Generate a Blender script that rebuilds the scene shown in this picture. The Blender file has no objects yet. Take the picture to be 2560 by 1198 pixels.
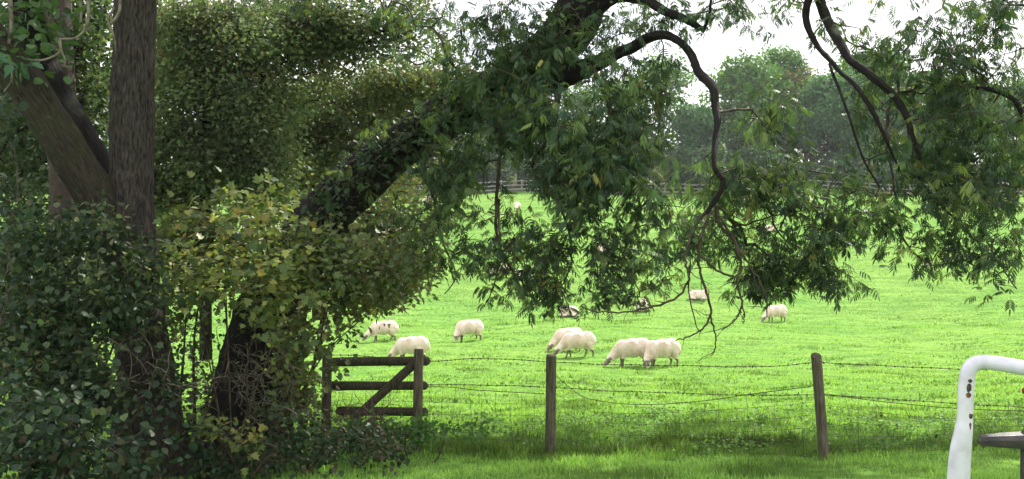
import bpy, bmesh, math, random
import numpy as np
from mathutils import Vector, noise

sc = bpy.context.scene
R = math.radians
rng = np.random.default_rng(11)
random.seed(7)

# ------------------------------------------------------------------ camera, sky, sun, exposure
F = 2500.0                       # focal length in photo pixels (photo 2560 x 1198)
EYE = np.array([0.0, 0.0, 1.65])
PITCH = math.atan((700 - 599) / F)
cam_d = bpy.data.cameras.new("camera"); cam = bpy.data.objects.new("camera", cam_d)
sc.collection.objects.link(cam); sc.camera = cam
cam_d.sensor_width = 36; cam_d.lens = 36 * F / 2560
cam_d.clip_start = 0.1; cam_d.clip_end = 6000
cam.location = EYE; cam.rotation_euler = (R(90) + PITCH, 0, 0)

SUN_AZ, SUN_EL = R(34), R(43)    # azimuth to the right of the view direction (+Y)
world = bpy.data.worlds.new("World"); sc.world = world; world.use_nodes = True
wn = world.node_tree; wn.nodes.clear()
sky = wn.nodes.new("ShaderNodeTexSky"); sky.sky_type = 'NISHITA'; sky.sun_disc = False
sky.sun_elevation = SUN_EL; sky.sun_rotation = SUN_AZ
sky.dust_density = 3.0; sky.air_density = 1.0; sky.ozone_density = 1.0
tcw = wn.nodes.new("ShaderNodeTexCoord")
nzw = wn.nodes.new("ShaderNodeTexNoise"); nzw.inputs["Scale"].default_value = 2.2
nzw.inputs["Detail"].default_value = 6
rmp = wn.nodes.new("ShaderNodeValToRGB")
rmp.color_ramp.elements[0].position = 0.34; rmp.color_ramp.elements[0].color = (0.25, 0.25, 0.25, 1)
rmp.color_ramp.elements[1].position = 0.56; rmp.color_ramp.elements[1].color = (1, 1, 1, 1)
mxw = wn.nodes.new("ShaderNodeMixRGB"); mxw.inputs[2].default_value = (9.6, 9.6, 9.7, 1)
bg = wn.nodes.new("ShaderNodeBackground"); bg.inputs["Strength"].default_value = 0.10
wo = wn.nodes.new("ShaderNodeOutputWorld")
wn.links.new(tcw.outputs["Generated"], nzw.inputs["Vector"])
wn.links.new(nzw.outputs["Fac"], rmp.inputs["Fac"])
wn.links.new(rmp.outputs["Color"], mxw.inputs[0])
wn.links.new(sky.outputs["Color"], mxw.inputs[1])
wn.links.new(mxw.outputs["Color"], bg.inputs["Color"])
wn.links.new(bg.outputs["Background"], wo.inputs["Surface"])

sun_d = bpy.data.lights.new("sun", 'SUN'); sun = bpy.data.objects.new("sun", sun_d)
sc.collection.objects.link(sun)
sun_d.energy = 5.0; sun_d.angle = R(0.6); sun_d.color = (1.0, 0.95, 0.86)
sdir = Vector((math.sin(SUN_AZ) * math.cos(SUN_EL), math.cos(SUN_AZ) * math.cos(SUN_EL), math.sin(SUN_EL)))
sun.rotation_euler = (-sdir).to_track_quat('-Z', 'Y').to_euler()

sc.view_settings.view_transform = 'Standard'; sc.view_settings.look = 'None'
sc.view_settings.gamma = 1.0; sc.view_settings.exposure = 1.1
sc.cycles.max_bounces = 7; sc.cycles.transparent_max_bounces = 6
sc.cycles.diffuse_bounces = 3; sc.cycles.glossy_bounces = 2; sc.cycles.transmission_bounces = 4

# ------------------------------------------------------------------ picture <-> place
cp, sp_ = math.cos(PITCH), math.sin(PITCH)
def P(x, y, Y):
    """point on the ray of photo pixel (x, y) at forward distance Y"""
    a = (x - 1280) / F; b = (599 - y) / F
    t = Y / (cp - b * sp_)
    return np.array([a * t, Y, EYE[2] + t * (sp_ + b * cp)])

_py = np.array([-60, 0, 5, 9, 11.5, 14, 18, 24, 29, 36, 46, 55, 75, 100, 112, 135, 200, 400, 4000.])
_pz = np.array([0.3, 0, -.02, -.13, -.35, -.47, -.62, -.76, -.80, -.50, .10, 1.85, 5.7, 10.05, 11.8, 16, 25, 40, 40])
_yy = np.linspace(-60, 4000, 20301)
_zz = np.interp(_yy, _py, _pz)
_k = np.ones(17) / 17.; _zs = np.convolve(np.pad(_zz, 8, mode='edge'), _k, mode='valid')
def g(x, y):
    x = np.asarray(x, float); y = np.asarray(y, float)
    z = np.interp(y, _yy, _zs)
    fade = np.clip((y - 3) / 8, 0, 1)
    z = z + fade * (.035 * np.sin(x * .9 + y * .31) + .025 * np.sin(x * 1.7 - y * .83 + 1.3) + .015 * np.sin(x * 3.1 + y * 2.3))
    z = z + np.clip((y - 20) / 40, 0, 1) * (.16 * np.sin(x * .23 + 1.) + .10 * np.sin(x * .41 - y * .17))
    return z
def tuss(x, y):
    n = np.sin(x * 2.1 + 1.7 * np.sin(y * .9)) * np.sin(y * 1.9 + 1.3 * np.sin(x * 1.1 + 2))
    n = n + .6 * np.sin(x * 5.3 + 2 * np.sin(y * 2.3)) * np.sin(y * 4.7 + 1.9 * np.sin(x * 2.9))
    return n
def G(x, y):
    """where the ray of pixel (x, y) meets the ground"""
    last = 3.0
    for Y in np.concatenate([np.arange(4, 40, .05), np.arange(40, 130, .2)]):
        p = P(x, y, Y)
        if p[2] <= g(p[0], p[1]): return np.array([p[0], Y, g(p[0], Y)])
    raise ValueError((x, y))

# ------------------------------------------------------------------ helpers
def tag(o, label=None, cat=None, group=None, kind=None):
    if label: o["label"] = label
    if cat: o["category"] = cat
    if group: o["group"] = group
    if kind: o["kind"] = kind
    return o
def empty(name, loc, label, cat, group=None, rz=0.0):
    o = bpy.data.objects.new(name, None); sc.collection.objects.link(o)
    o.empty_display_size = .2
    o.location = loc; o.rotation_euler = (0, 0, rz)
    return tag(o, label, cat, group)
def link(name, me, mats, parent=None, smooth=True):
    if not isinstance(mats, (list, tuple)): mats = [mats]
    for m in mats: me.materials.append(m)
    o = bpy.data.objects.new(name, me); sc.collection.objects.link(o)
    if smooth: me.shade_smooth()
    if parent is not None:
        o.parent = parent                      # geometry is given in world metres
        o.location = -Vector(parent.location)
    return o

class Tubes:
    """collects tubes into one mesh, with bark coordinates"""
    def __init__(s): s.v = []; s.f = []; s.b = []
    def tube(s, pts, rad, sides=6, rough=0.0, cap=True):
        pts = np.asarray(pts, float); rad = np.broadcast_to(np.asarray(rad, float), (len(pts),))
        n = len(pts); base = sum(len(a) for a in s.v)
        tan = np.gradient(pts, axis=0); tan /= np.linalg.norm(tan, axis=1)[:, None] + 1e-9
        up = np.array([0, 0, 1.]) if abs(tan[0][2]) < .8 else np.array([1., 0, 0])
        u = np.cross(tan[0], up); u /= np.linalg.norm(u)
        L = np.concatenate([[0], np.cumsum(np.linalg.norm(np.diff(pts, axis=0), axis=1))])
        ang = np.linspace(0, 2 * math.pi, sides, endpoint=False)
        out = np.zeros((n, sides, 3)); bk = np.zeros((n, sides, 3))
        ph = rng.random(4) * 6
        for i in range(n):
            u = u - tan[i] * np.dot(u, tan[i]); u /= np.linalg.norm(u) + 1e-9
            w = np.cross(tan[i], u)
            r = rad[i] * (1 + rough * (np.sin(ang * 3 + L[i] * 1.3 + ph[0]) + .7 * np.sin(ang * 5 - L[i] * 2.1 + ph[1]) + .5 * np.sin(ang * 2 + L[i] * 4 + ph[2])))
            out[i] = pts[i] + np.outer(np.cos(ang) * r, u) + np.outer(np.sin(ang) * r, w)
            if sides >= 14 and rough > 0.015:
                for j in range(sides):
                    c_ = Vector(out[i, j]); k_ = noise.noise(c_ * 2.2) * (.16 if rough > .03 else .04) + noise.noise(c_ * 6) * .07 + noise.noise(Vector((c_.x * 22, c_.y * 22, c_.z * 7))) * .035
                    out[i, j] += (out[i, j] - pts[i]) * k_
            bk[i, :, 0] = np.cos(ang) * rad[i]; bk[i, :, 1] = np.sin(ang) * rad[i]; bk[i, :, 2] = L[i]
        s.v.append(out.reshape(-1, 3)); s.b.append(bk.reshape(-1, 3))
        for i in range(n - 1):
            for j in range(sides):
                k = (j + 1) % sides
                s.f.append((base + i * sides + j, base + i * sides + k, base + (i + 1) * sides + k, base + (i + 1) * sides + j))
        if cap:
            s.f.append(tuple(base + (n - 1) * sides + j for j in range(sides)))
            s.f.append(tuple(base + j for j in reversed(range(sides))))
    def obj(s, name, mat, parent=None):
        me = bpy.data.meshes.new(name)
        me.from_pydata(np.concatenate(s.v).tolist(), [], s.f)
        a = me.attributes.new("bk", 'FLOAT_VECTOR', 'POINT'); a.data.foreach_set("vector", np.concatenate(s.b).ravel())
        me.update()
        return link(name, me, mat, parent)

def spline(pts, n=8):
    """Catmull-Rom through rows of any width"""
    p = np.asarray(pts, float); q = np.vstack([2 * p[0] - p[1], p, 2 * p[-1] - p[-2]]); out = []
    for i in range(1, len(q) - 2):
        for t in np.linspace(0, 1, n, endpoint=False):
            a, b, c, d = q[i - 1], q[i], q[i + 1], q[i + 2]
            out.append(.5 * ((2 * b) + (-a + c) * t + (2 * a - 5 * b + 4 * c - d) * t * t + (-a + 3 * b - 3 * c + d) * t ** 3))
    out.append(p[-1]); return np.array(out)
def limb(rows, n=8):
    """rows of (photo x, photo y, Y, radius in photo px) -> points, radii in metres"""
    q = np.array([[*P(x, y, Y), r * Y / F] for x, y, Y, r in rows])
    q = spline(q, n); return q[:, :3], np.maximum(q[:, 3], .002)

# leaf shapes: x along the leaf, y across, z off the blade
def t_oval(w=.34, fold=.10):
    v = np.array([[0, 0, 0], [.28, w * .85, fold], [.68, w * .75, fold * .8], [1, 0, -.06], [.68, -w * .75, fold * .8], [.28, -w * .85, fold]])
    return v, [(0, 3, 2, 1), (0, 5, 4, 3)]
def t_round():
    v = np.array([[0, 0, 0], [.12, .33, .05], [.5, .48, .08], [.85, .28, .02], [1.02, 0, -.08], [.85, -.28, .02], [.5, -.48, .08], [.12, -.33, .05]])
    return v, [(0, 4, 3, 2, 1), (0, 7, 6, 5, 4)]
def t_maple():
    v = np.array([[0, 0, 0], [.02, .22, .02], [.20, .50, .05], [.34, .26, .03], [.62, .44, .05], [.66, .17, .0], [1.05, 0, -.05],
                  [.66, -.17, 0], [.62, -.44, .05], [.34, -.26, .03], [.20, -.50, .05], [.02, -.22, .02]])
    return v, [(0, 3, 2, 1), (0, 6, 5, 4, 3), (0, 9, 8, 7, 6), (0, 11, 10, 9)]
def t_ash(droop, pairs=4):
    vs = []; fs = []
    lv, lf = t_oval(.15, .05)
    def add(pos, ang, size, tilt):
        c, s = math.cos(ang), math.sin(ang)
        q = lv * size
        x = q[:, 0] * c - q[:, 1] * s; y = q[:, 0] * s + q[:, 1] * c
        z = q[:, 2] - np.abs(q[:, 0]) * tilt
        b = len(vs) * 6; vs.append(np.stack([x + pos[0], y, z + pos[1]], 1))
        fs.extend([tuple(i + b for i in f) for f in lf])
    for i in range(pairs + 1):
        t = .25 + .52 * i / pairs
        pos = (t, -droop * t * t)
        if i < pairs + 0:
            for sgn in (-1, 1): add(pos, sgn * (1.05 - .35 * t), .36 * (1 - abs(t - .5) * .5), .45 + droop)
    add((.76, -droop * .58), 0, .34, .5 + droop * 1.2)
    # rachis
    b = len(vs) * 6
    vs.append(np.array([[0, .008, 0], [0, -.008, 0], [.4, -.007, -droop * .16], [.4, .007, -droop * .16], [.8, -.004, -droop * .64], [.8, .004, -droop * .64]]))
    fs.extend([(b, b + 1, b + 2, b + 3), (b + 3, b + 2, b + 4, b + 5)])
    return np.concatenate(vs), fs

def palette(n, cols, jit=.22):
    """cols: list of (weight, (r,g,b)); returns n colours"""
    w = np.array([c[0] for c in cols], float); w /= w.sum()
    C = np.array([c[1] for c in cols]); i = rng.choice(len(cols), n, p=w); j = rng.choice(len(cols), n, p=w)
    t = rng.random((n, 1)) * .35
    c = C[i] * (1 - t) + C[j] * t
    return np.clip(c * (1 + rng.normal(0, jit, (n, 1))), .004, .9)

def leaves(name, templates, pos, d, nrm, size, col, mat, parent=None):
    """one mesh of N leaves"""
    N = len(pos)
    d = d / (np.linalg.norm(d, axis=1)[:, None] + 1e-9)
    nrm = nrm - d * np.sum(nrm * d, 1)[:, None]; nrm /= np.linalg.norm(nrm, axis=1)[:, None] + 1e-9
    s = np.cross(nrm, d)
    which = rng.integers(0, len(templates), N)
    V = []; LI = []; LT = []; C = []; off = 0
    for k, (tv, tf) in enumerate(templates):
        m = which == k; n = int(m.sum())
        if n == 0: continue
        q = tv[None] * size[m][:, None, None]
        w = pos[m][:, None] + q[..., :1] * d[m][:, None] + q[..., 1:2] * s[m][:, None] + q[..., 2:] * nrm[m][:, None]
        V.append(w.reshape(-1, 3)); C.append(np.repeat(col[m], len(tv), axis=0))
        fi = np.concatenate([np.array(f) for f in tf]); ft = np.array([len(f) for f in tf])
        LI.append((fi[None] + (off + np.arange(n) * len(tv))[:, None]).ravel()); LT.append(np.tile(ft, n))
        off += n * len(tv)
    V = np.concatenate(V); LI = np.concatenate(LI); LT = np.concatenate(LT); C = np.concatenate(C)
    me = bpy.data.meshes.new(name)
    me.vertices.add(len(V)); me.vertices.foreach_set("co", V.astype(np.float32).ravel())
    me.loops.add(len(LI)); me.loops.foreach_set("vertex_index", LI.astype(np.int32))
    me.polygons.add(len(LT)); me.polygons.foreach_set("loop_start", np.concatenate([[0], np.cumsum(LT)[:-1]]).astype(np.int32))
    me.polygons.foreach_set("loop_total", LT.astype(np.int32))
    me.update(calc_edges=True)
    a = me.attributes.new("lc", 'FLOAT_COLOR', 'POINT')
    a.data.foreach_set("color", np.concatenate([C, np.ones((len(C), 1))], 1).astype(np.float32).ravel())
    return link(name, me, mat, parent, smooth=False)

def rdir(n, z=0.0, spread=1.0):
    v = rng.normal(0, spread, (n, 3)); v[:, 2] = v[:, 2] * .5 + z
    return v / (np.linalg.norm(v, axis=1)[:, None] + 1e-9)

# ------------------------------------------------------------------ materials
def newmat(name):
    m = bpy.data.materials.new(name); m.use_nodes = True; nt = m.node_tree; nt.nodes.clear()
    return m, nt, nt.nodes.new, nt.links.new
def leaf_mat(name, trans=.35, rough=.45, spec=.35, tb=(1.15, 1.25, .68)):
    m, nt, N, L = newmat(name)
    at = N("ShaderNodeAttribute"); at.attribute_name = "lc"
    pb = N("ShaderNodeBsdfPrincipled"); pb.inputs["Roughness"].default_value = rough
    pb.inputs["Specular IOR Level"].default_value = spec
    tl = N("ShaderNodeBsdfTranslucent"); mu = N("ShaderNodeMixRGB"); mu.blend_type = 'MULTIPLY'; mu.inputs[0].default_value = 1
    mu.inputs[2].default_value = (*tb, 1)
    mx = N("ShaderNodeMixShader"); mx.inputs[0].default_value = trans; o = N("ShaderNodeOutputMaterial")
    L(at.outputs["Color"], pb.inputs["Base Color"]); L(at.outputs["Color"], mu.inputs[1]); L(mu.outputs[0], tl.inputs[0])
    L(pb.outputs[0], mx.inputs[1]); L(tl.outputs[0], mx.inputs[2]); L(mx.outputs[0], o.inputs[0])
    return m
def bark_mat(name, c1, c2, moss=None, scale=22, bump=.6):
    m, nt, N, L = newmat(name)
    at = N("ShaderNodeAttribute"); at.attribute_name = "bk"
    mp = N("ShaderNodeMapping"); mp.inputs["Scale"].default_value = (1, 1, .20)
    nz = N("ShaderNodeTexNoise"); nz.inputs["Scale"].default_value = scale; nz.inputs["Detail"].default_value = 9; nz.inputs["Roughness"].default_value = .65
    vo = N("ShaderNodeTexVoronoi"); vo.feature = 'DISTANCE_TO_EDGE'; vo.inputs["Scale"].default_value = scale * .9
    mixv = N("ShaderNodeMixRGB"); mixv.inputs[0].default_value = .12
    n2 = N("ShaderNodeTexNoise"); n2.inputs["Scale"].default_value = 3.2; n2.inputs["Detail"].default_value = 5
    r1 = N("ShaderNodeValToRGB"); r1.color_ramp.elements[0].color = (*c1, 1); r1.color_ramp.elements[1].color = (*c2, 1)
    r1.color_ramp.elements[0].position = .36; r1.color_ramp.elements[1].position = .66
    r2 = N("ShaderNodeValToRGB"); r2.color_ramp.elements[0].position = .5; r2.color_ramp.elements[1].position = .66
    mx = N("ShaderNodeMixRGB"); mx.inputs[2].default_value = (*(moss or c2), 1)
    ml = N("ShaderNodeMath"); ml.operation = 'MULTIPLY'; ml.inputs[1].default_value = .6
    pb = N("ShaderNodeBsdfPrincipled"); pb.inputs["Roughness"].default_value = .9; pb.inputs["Specular IOR Level"].default_value = .15
    mm = N("ShaderNodeMath"); mm.operation = 'MULTIPLY_ADD'; mm.inputs[1].default_value = -.9
    bp = N("ShaderNodeBump"); bp.inputs["Strength"].default_value = bump; bp.inputs["Distance"].default_value = .03
    ad = N("ShaderNodeMath"); ad.operation = 'ADD'
    vr = N("ShaderNodeMath"); vr.operation = 'MINIMUM'; vr.inputs[1].default_value = .25
    o = N("ShaderNodeOutputMaterial")
    L(at.outputs["Vector"], mp.inputs[0]); L(mp.outputs[0], nz.inputs["Vector"])
    L(mp.outputs[0], mixv.inputs[1]); L(nz.outputs["Color"], mixv.inputs[2]); L(mixv.outputs[0], vo.inputs["Vector"])
    L(at.outputs["Vector"], n2.inputs["Vector"]); L(nz.outputs["Fac"], r1.inputs[0]); L(n2.outputs["Fac"], r2.inputs[0])
    L(r2.outputs[0], ml.inputs[0]); L(ml.outputs[0], mx.inputs[0]); L(r1.outputs[0], mx.inputs[1])
    L(mx.outputs[0], pb.inputs["Base Color"])
    L(vo.outputs["Distance"], vr.inputs[0]); L(vr.outputs[0], ad.inputs[0]); L(nz.outputs["Fac"], ad.inputs[1])
    L(ad.outputs[0], bp.inputs["Height"]); L(bp.outputs[0], pb.inputs["Normal"]); L(pb.outputs[0], o.inputs[0])
    return m
def noisy_mat(name, c1, c2, scale=8, rough=.8, stretch=(1, 1, 1), bump=.3, spec=.2, metal=0, lo=.35, hi=.65, dist=.01):
    m, nt, N, L = newmat(name)
    tc = N("ShaderNodeTexCoord"); mp = N("ShaderNodeMapping"); mp.inputs["Scale"].default_value = stretch
    nz = N("ShaderNodeTexNoise"); nz.inputs["Scale"].default_value = scale; nz.inputs["Detail"].default_value = 8
    r1 = N("ShaderNodeValToRGB"); r1.color_ramp.elements[0].color = (*c1, 1); r1.color_ramp.elements[1].color = (*c2, 1)
    r1.color_ramp.elements[0].position = lo; r1.color_ramp.elements[1].position = hi
    pb = N("ShaderNodeBsdfPrincipled"); pb.inputs["Roughness"].default_value = rough; pb.inputs["Specular IOR Level"].default_value = spec
    pb.inputs["Metallic"].default_value = metal
    bp = N("ShaderNodeBump"); bp.inputs["Strength"].default_value = bump; bp.inputs["Distance"].default_value = dist; o = N("ShaderNodeOutputMaterial")
    L(tc.outputs["Object"], mp.inputs[0]); L(mp.outputs[0], nz.inputs["Vector"]); L(nz.outputs["Fac"], r1.inputs[0])
    L(r1.outputs[0], pb.inputs["Base Color"]); L(nz.outputs["Fac"], bp.inputs["Height"]); L(bp.outputs[0], pb.inputs["Normal"]); L(pb.outputs[0], o.inputs[0])
    return m

M_leaf = leaf_mat("leaf_deciduous", .38, .5, .22)
M_ashleaf = leaf_mat("leaf_ash", .40, .5, .2)
M_far = leaf_mat("leaf_far_trees", .3, .6, .2)
M_grass = leaf_mat("grass_blade", .45, .55, .2, (1.15, 1.2, .55))
M_bark = bark_mat("bark_grey", (.024, .020, .018), (.20, .165, .142), (.075, .072, .045), 52, 1.3)
M_bark_moss = bark_mat("bark_mossy", (.038, .031, .024), (.12, .10, .072), (.085, .095, .035), 46, 1.3)
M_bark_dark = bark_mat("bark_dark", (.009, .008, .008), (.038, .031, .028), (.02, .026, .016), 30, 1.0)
M_bark_red = bark_mat("bark_reddish", (.028, .021, .018), (.085, .064, .054), None, 20, .6)
M_twig = noisy_mat("twig", (.03, .024, .016), (.09, .07, .045), 14)
M_deadtwig = noisy_mat("dead_twig", (.10, .08, .06), (.22, .19, .15), 14)

# ------------------------------------------------------------------ ground
def ground_material():
    m, nt, N, L = newmat("field_grass")
    tc = N("ShaderNodeTexCoord")
    def nz(s, d, st=(1, 1, 1)):
        mp = N("ShaderNodeMapping"); mp.inputs["Scale"].default_value = st; n = N("ShaderNodeTexNoise")
        n.inputs["Scale"].default_value = s; n.inputs["Detail"].default_value = d
        L(tc.outputs["Object"], mp.inputs[0]); L(mp.outputs[0], n.inputs["Vector"]); return n.outputs["Fac"]
    a = nz(1.3, 6, (.45, 1.2, 1)); b = nz(7, 6, (1, .8, 1)); c = nz(.12, 4)
    def ramp(i, p0, p1, c0, c1):
        r = N("ShaderNodeValToRGB"); r.color_ramp.elements[0].position = p0; r.color_ramp.elements[1].position = p1
        r.color_ramp.elements[0].color = (*c0, 1); r.color_ramp.elements[1].color = (*c1, 1); L(i, r.inputs[0]); return r.outputs[0]
    ca = ramp(a, .36, .6, (.115, .225, .055), (.172, .30, .075))
    cb = ramp(b, .30, .55, (.55, .62, .55), (1, 1, 1))
    cc = ramp(c, .35, .65, (.90, .95, .9), (1.12, 1.02, 1))
    m1 = N("ShaderNodeMixRGB"); m1.blend_type = 'MULTIPLY'; m1.inputs[0].default_value = 1; L(ca, m1.inputs[1]); L(cb, m1.inputs[2])
    m2 = N("ShaderNodeMixRGB"); m2.blend_type = 'MULTIPLY'; m2.inputs[0].default_value = 1; L(m1.outputs[0], m2.inputs[1]); L(cc, m2.inputs[2])
    pb = N("ShaderNodeBsdfPrincipled"); pb.inputs["Roughness"].default_value = 1; pb.inputs["Specular IOR Level"].default_value = 0
    bp = N("ShaderNodeBump"); bp.inputs["Strength"].default_value = .7; bp.inputs["Distance"].default_value = .06
    o = N("ShaderNodeOutputMaterial")
    sp = N("ShaderNodeSeparateXYZ"); L(tc.outputs["Object"], sp.inputs[0]); gt = N("ShaderNodeMath"); gt.operation = 'GREATER_THAN'; gt.inputs[1].default_value = 103.5
    L(sp.outputs["Y"], gt.inputs[0]); m3 = N("ShaderNodeMixRGB"); m3.inputs[2].default_value = (.07, .075, .035, 1); L(gt.outputs[0], m3.inputs[0]); L(m2.outputs[0], m3.inputs[1])
    L(m3.outputs[0], pb.inputs["Base Color"]); L(b, bp.inputs["Height"]); L(bp.outputs[0], pb.inputs["Normal"]); L(pb.outputs[0], o.inputs[0])
    return m
def build_ground():
    ys = np.concatenate([np.linspace(-40, 4, 24), np.arange(4.2, 30, .22), np.arange(30, 110, .5), np.geomspace(111, 3800, 60)])
    u = np.linspace(-1, 1, 301)
    W = np.where(ys < 0, 30, 14 + .75 * np.maximum(ys, 0)) ; W = np.where(ys > 150, 14 + .75 * 150 + (ys - 150) * 1.1, W)
    X = W[:, None] * u[None]; Y = np.repeat(ys[:, None], 301, 1)
    Z = g(X, Y) + np.where((Y > 9.5) & (Y < 110), 1, 0) * .022 * tuss(X, Y)
    V = np.stack([X, Y, Z], -1).reshape(-1, 3); n = len(ys)
    i = np.arange(n - 1)[:, None] * 301 + np.arange(300)[None]
    Fc = np.stack([i, i + 1, i + 302, i + 301], -1).reshape(-1, 4)
    me = bpy.data.meshes.new("ground"); me.from_pydata(V.tolist(), [], Fc.tolist()); me.update()
    o = link("ground", me, ground_material()); tag(o, kind="structure")
build_ground()

def grass_zone(n, y0, y1, h0, h1, w, cols, pw=1.0, mask=None, margin=1.12, x0=None):
    y = (rng.random(n) ** pw) * (y1 - y0) + y0
    x = (rng.random(n) * 2 - 1) * (y * .512 * margin + .6)
    if mask is not None:
        k = mask(x, y); x = x[k]; y = y[k]
    n = len(x); h = rng.uniform(h0, h1, n) * (1 + .35 * np.clip(tuss(x, y), -1, 1.3))
    pos = np.stack([x, y, g(x, y) + np.where(y > 9.5, .022 * tuss(x, y), 0) - .005], 1)
    d = rng.normal(0, .42, (n, 3)); d[:, 2] = 1
    nr = rng.normal(0, 1, (n, 3)); nr[:, 2] *= .3
    c = palette(n, cols, .16)
    q = np.array([noise.noise((a * .55, b * 1.4, 0)) + .55 * noise.noise((a * 1.6, b * 4.1, 5)) for a, b in zip(x, y)])
    f = np.clip((q - .16) / .22, 0, 1); c = c * (1 - .52 * f[:, None]) ; h = h * (1 + .35 * f)
    return pos, d, nr, h, c
tv = np.array([[0, -.5, 0], [0, .5, 0], [.55, .36, .05], [.55, -.36, .05], [1, 0, .22]])
def blade(w):
    v = tv.copy(); v[:, 1] *= w; return v, [(0, 1, 2, 3), (3, 2, 4)]
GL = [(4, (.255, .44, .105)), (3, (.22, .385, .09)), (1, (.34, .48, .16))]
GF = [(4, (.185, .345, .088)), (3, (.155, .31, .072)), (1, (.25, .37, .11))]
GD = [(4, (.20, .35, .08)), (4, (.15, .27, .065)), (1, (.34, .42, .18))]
def cat_zones(zs): return [np.concatenate(a) for a in zip(*zs)]
z = cat_zones([grass_zone(150000, 6.5, 17, .035, .08, .012, [(w_, tuple(1.14 * k_ for k_ in c_)) for w_, c_ in GL], 1.1)])
tag(leaves("mown_grass", [blade(.09), blade(.12)], *z[:4], z[4], M_grass), "bright green grass blades of the near verge and first strip of pasture beyond the wire fence", "grass", kind="stuff")
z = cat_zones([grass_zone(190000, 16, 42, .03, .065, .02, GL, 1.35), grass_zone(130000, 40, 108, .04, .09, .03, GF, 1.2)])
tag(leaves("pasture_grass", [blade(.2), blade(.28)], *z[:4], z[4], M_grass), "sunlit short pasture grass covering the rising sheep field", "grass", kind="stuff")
# tussocks scattered over the field
def tussocks():
    nt_ = 1300; y = rng.random(nt_) ** 1.2 * 88 + 17; x = (rng.random(nt_) * 2 - 1) * (y * .56)
    per = 42; sz = rng.uniform(.5, 1.5, nt_)
    px = np.repeat(x, per) + rng.normal(0, .17, nt_ * per) * np.repeat(sz, per) * (1.4 + np.repeat(y, per) * .012)
    py = np.repeat(y, per) + rng.normal(0, .10, nt_ * per) * np.repeat(sz, per)
    n = len(px); pos = np.stack([px, py, g(px, py)], 1)
    d = rng.normal(0, .9, (n, 3)); d[:, 2] = 1
    h = rng.uniform(.035, .075, n) * np.repeat(sz, per)
    return pos, d, rdir(n), h, palette(n, [(3, (.07, .15, .025)), (2, (.11, .22, .035))], .15)
z = tussocks()
tag(leaves("grass_tussocks", [blade(.3), blade(.45)], *z[:4], z[4], M_grass), "darker rough grass tussocks dotted about the sheep field", "grass", kind="stuff")
# rank grass and weeds along the fence line
def fence_weeds():
    def msk(x, y): return rng.random(len(x)) < np.clip(.55 + .5 * tuss(x * .8, y * .8), .12, 1)
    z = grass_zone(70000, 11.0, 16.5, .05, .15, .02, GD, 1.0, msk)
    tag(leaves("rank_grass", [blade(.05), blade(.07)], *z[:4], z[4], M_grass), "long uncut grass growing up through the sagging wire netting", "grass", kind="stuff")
    z = grass_zone(42000, 11.35, 12.35, .07, .16, .02, [(3, (.10, .18, .05)), (3, (.14, .24, .055)), (.5, (.24, .26, .11))])  # long grass, its colours darkened to paint the shaded gap under the fence
    tag(leaves("verge_grass", [blade(.06), blade(.08)], *z[:4], z[4], M_grass), "uncut grass along the foot of the wire fence, coloured darker for the shade there", "grass", kind="stuff")
    nt_ = 900; y = rng.uniform(11.3, 16.5, nt_); x = rng.uniform(-2.5, 8.5, nt_)
    k = rng.random(nt_) < np.clip(.55 + .6 * tuss(x + 3, y) - (x - 1) * .02, .10, 1); x = x[k]; y = y[k]; nt_ = len(x)
    per = 30; H = np.repeat(rng.uniform(.05, .20, nt_), per)
    n = nt_ * per; px = np.repeat(x, per) + rng.normal(0, .12, n); py = np.repeat(y, per) + rng.normal(0, .10, n)
    pos = np.stack([px, py, g(px, py) + rng.random(n) * H], 1)
    tag(leaves("weeds", [t_oval(.3), t_oval(.42)], pos, rdir(n, .1), rdir(n, 1.2, .6), rng.uniform(.03, .065, n),
               palette(n, [(3, (.10, .20, .05)), (3, (.15, .28, .07)), (.4, (.26, .32, .16))], .25), leaf_mat("leaf_weed", .35, .6, .12)),
        "low leafy nettles and docks in the shade behind the wire fence", "weeds", kind="stuff")
fence_weeds()

# ------------------------------------------------------------------ growing plants
def blobs(rows, sc_n=1.0, gap=-.16, kk=2.3):
    """rows of (x, y, rx, ry, Y, half depth, count) in photo pixels -> attractor points in metres"""
    out = []
    for x, y, rx, ry, Y, dy, n in rows:
        n = max(3, int(n * sc_n)); q = rng.normal(0, 1, (n, 3)); q /= np.linalg.norm(q, axis=1)[:, None]
        q *= rng.random((n, 1)) ** .45 * 1.12 * rng.uniform(.9, 1.25, (n, 1))
        for a in q:
            p = P(x + a[0] * rx, y + a[1] * ry, Y + a[2] * dy); k = kk * 10 / Y
            if kk != 2.3: p = p + np.array(noise.noise_vector(Vector(p) * (9. / Y))) * Y * .030 + np.array(noise.noise_vector(Vector(p) * (28. / Y))) * Y * .012
            if noise.noise(Vector(p) * k) + .5 * noise.noise(Vector(p) * k * 2.7) > gap: out.append(p)
    return np.array(out)
def grow(skel, pts, bias=.25, maxn=None):
    """join every attractor to the nearest wood already grown; returns nodes, parents"""
    S = len(skel); nodes = np.vstack([skel, pts]); N = len(nodes)
    par = np.full(N, -1); cost = np.full(N, np.inf); intree = np.zeros(N, bool); intree[:S] = True
    plen = np.zeros(N)
    for i in range(S, N):
        dd = np.linalg.norm(nodes[:S] - nodes[i], axis=1); j = int(dd.argmin()); cost[i] = dd[j]; par[i] = j
    for _ in range(N - S):
        c = np.where(intree, np.inf, cost); i = int(c.argmin()); intree[i] = True
        plen[i] = plen[par[i]] + np.linalg.norm(nodes[i] - nodes[par[i]])
        dd = np.linalg.norm(nodes - nodes[i], axis=1) + plen[i] * bias
        b = (~intree) & (dd < cost); cost[b] = dd[b]; par[b] = i
    return nodes, par
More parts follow.
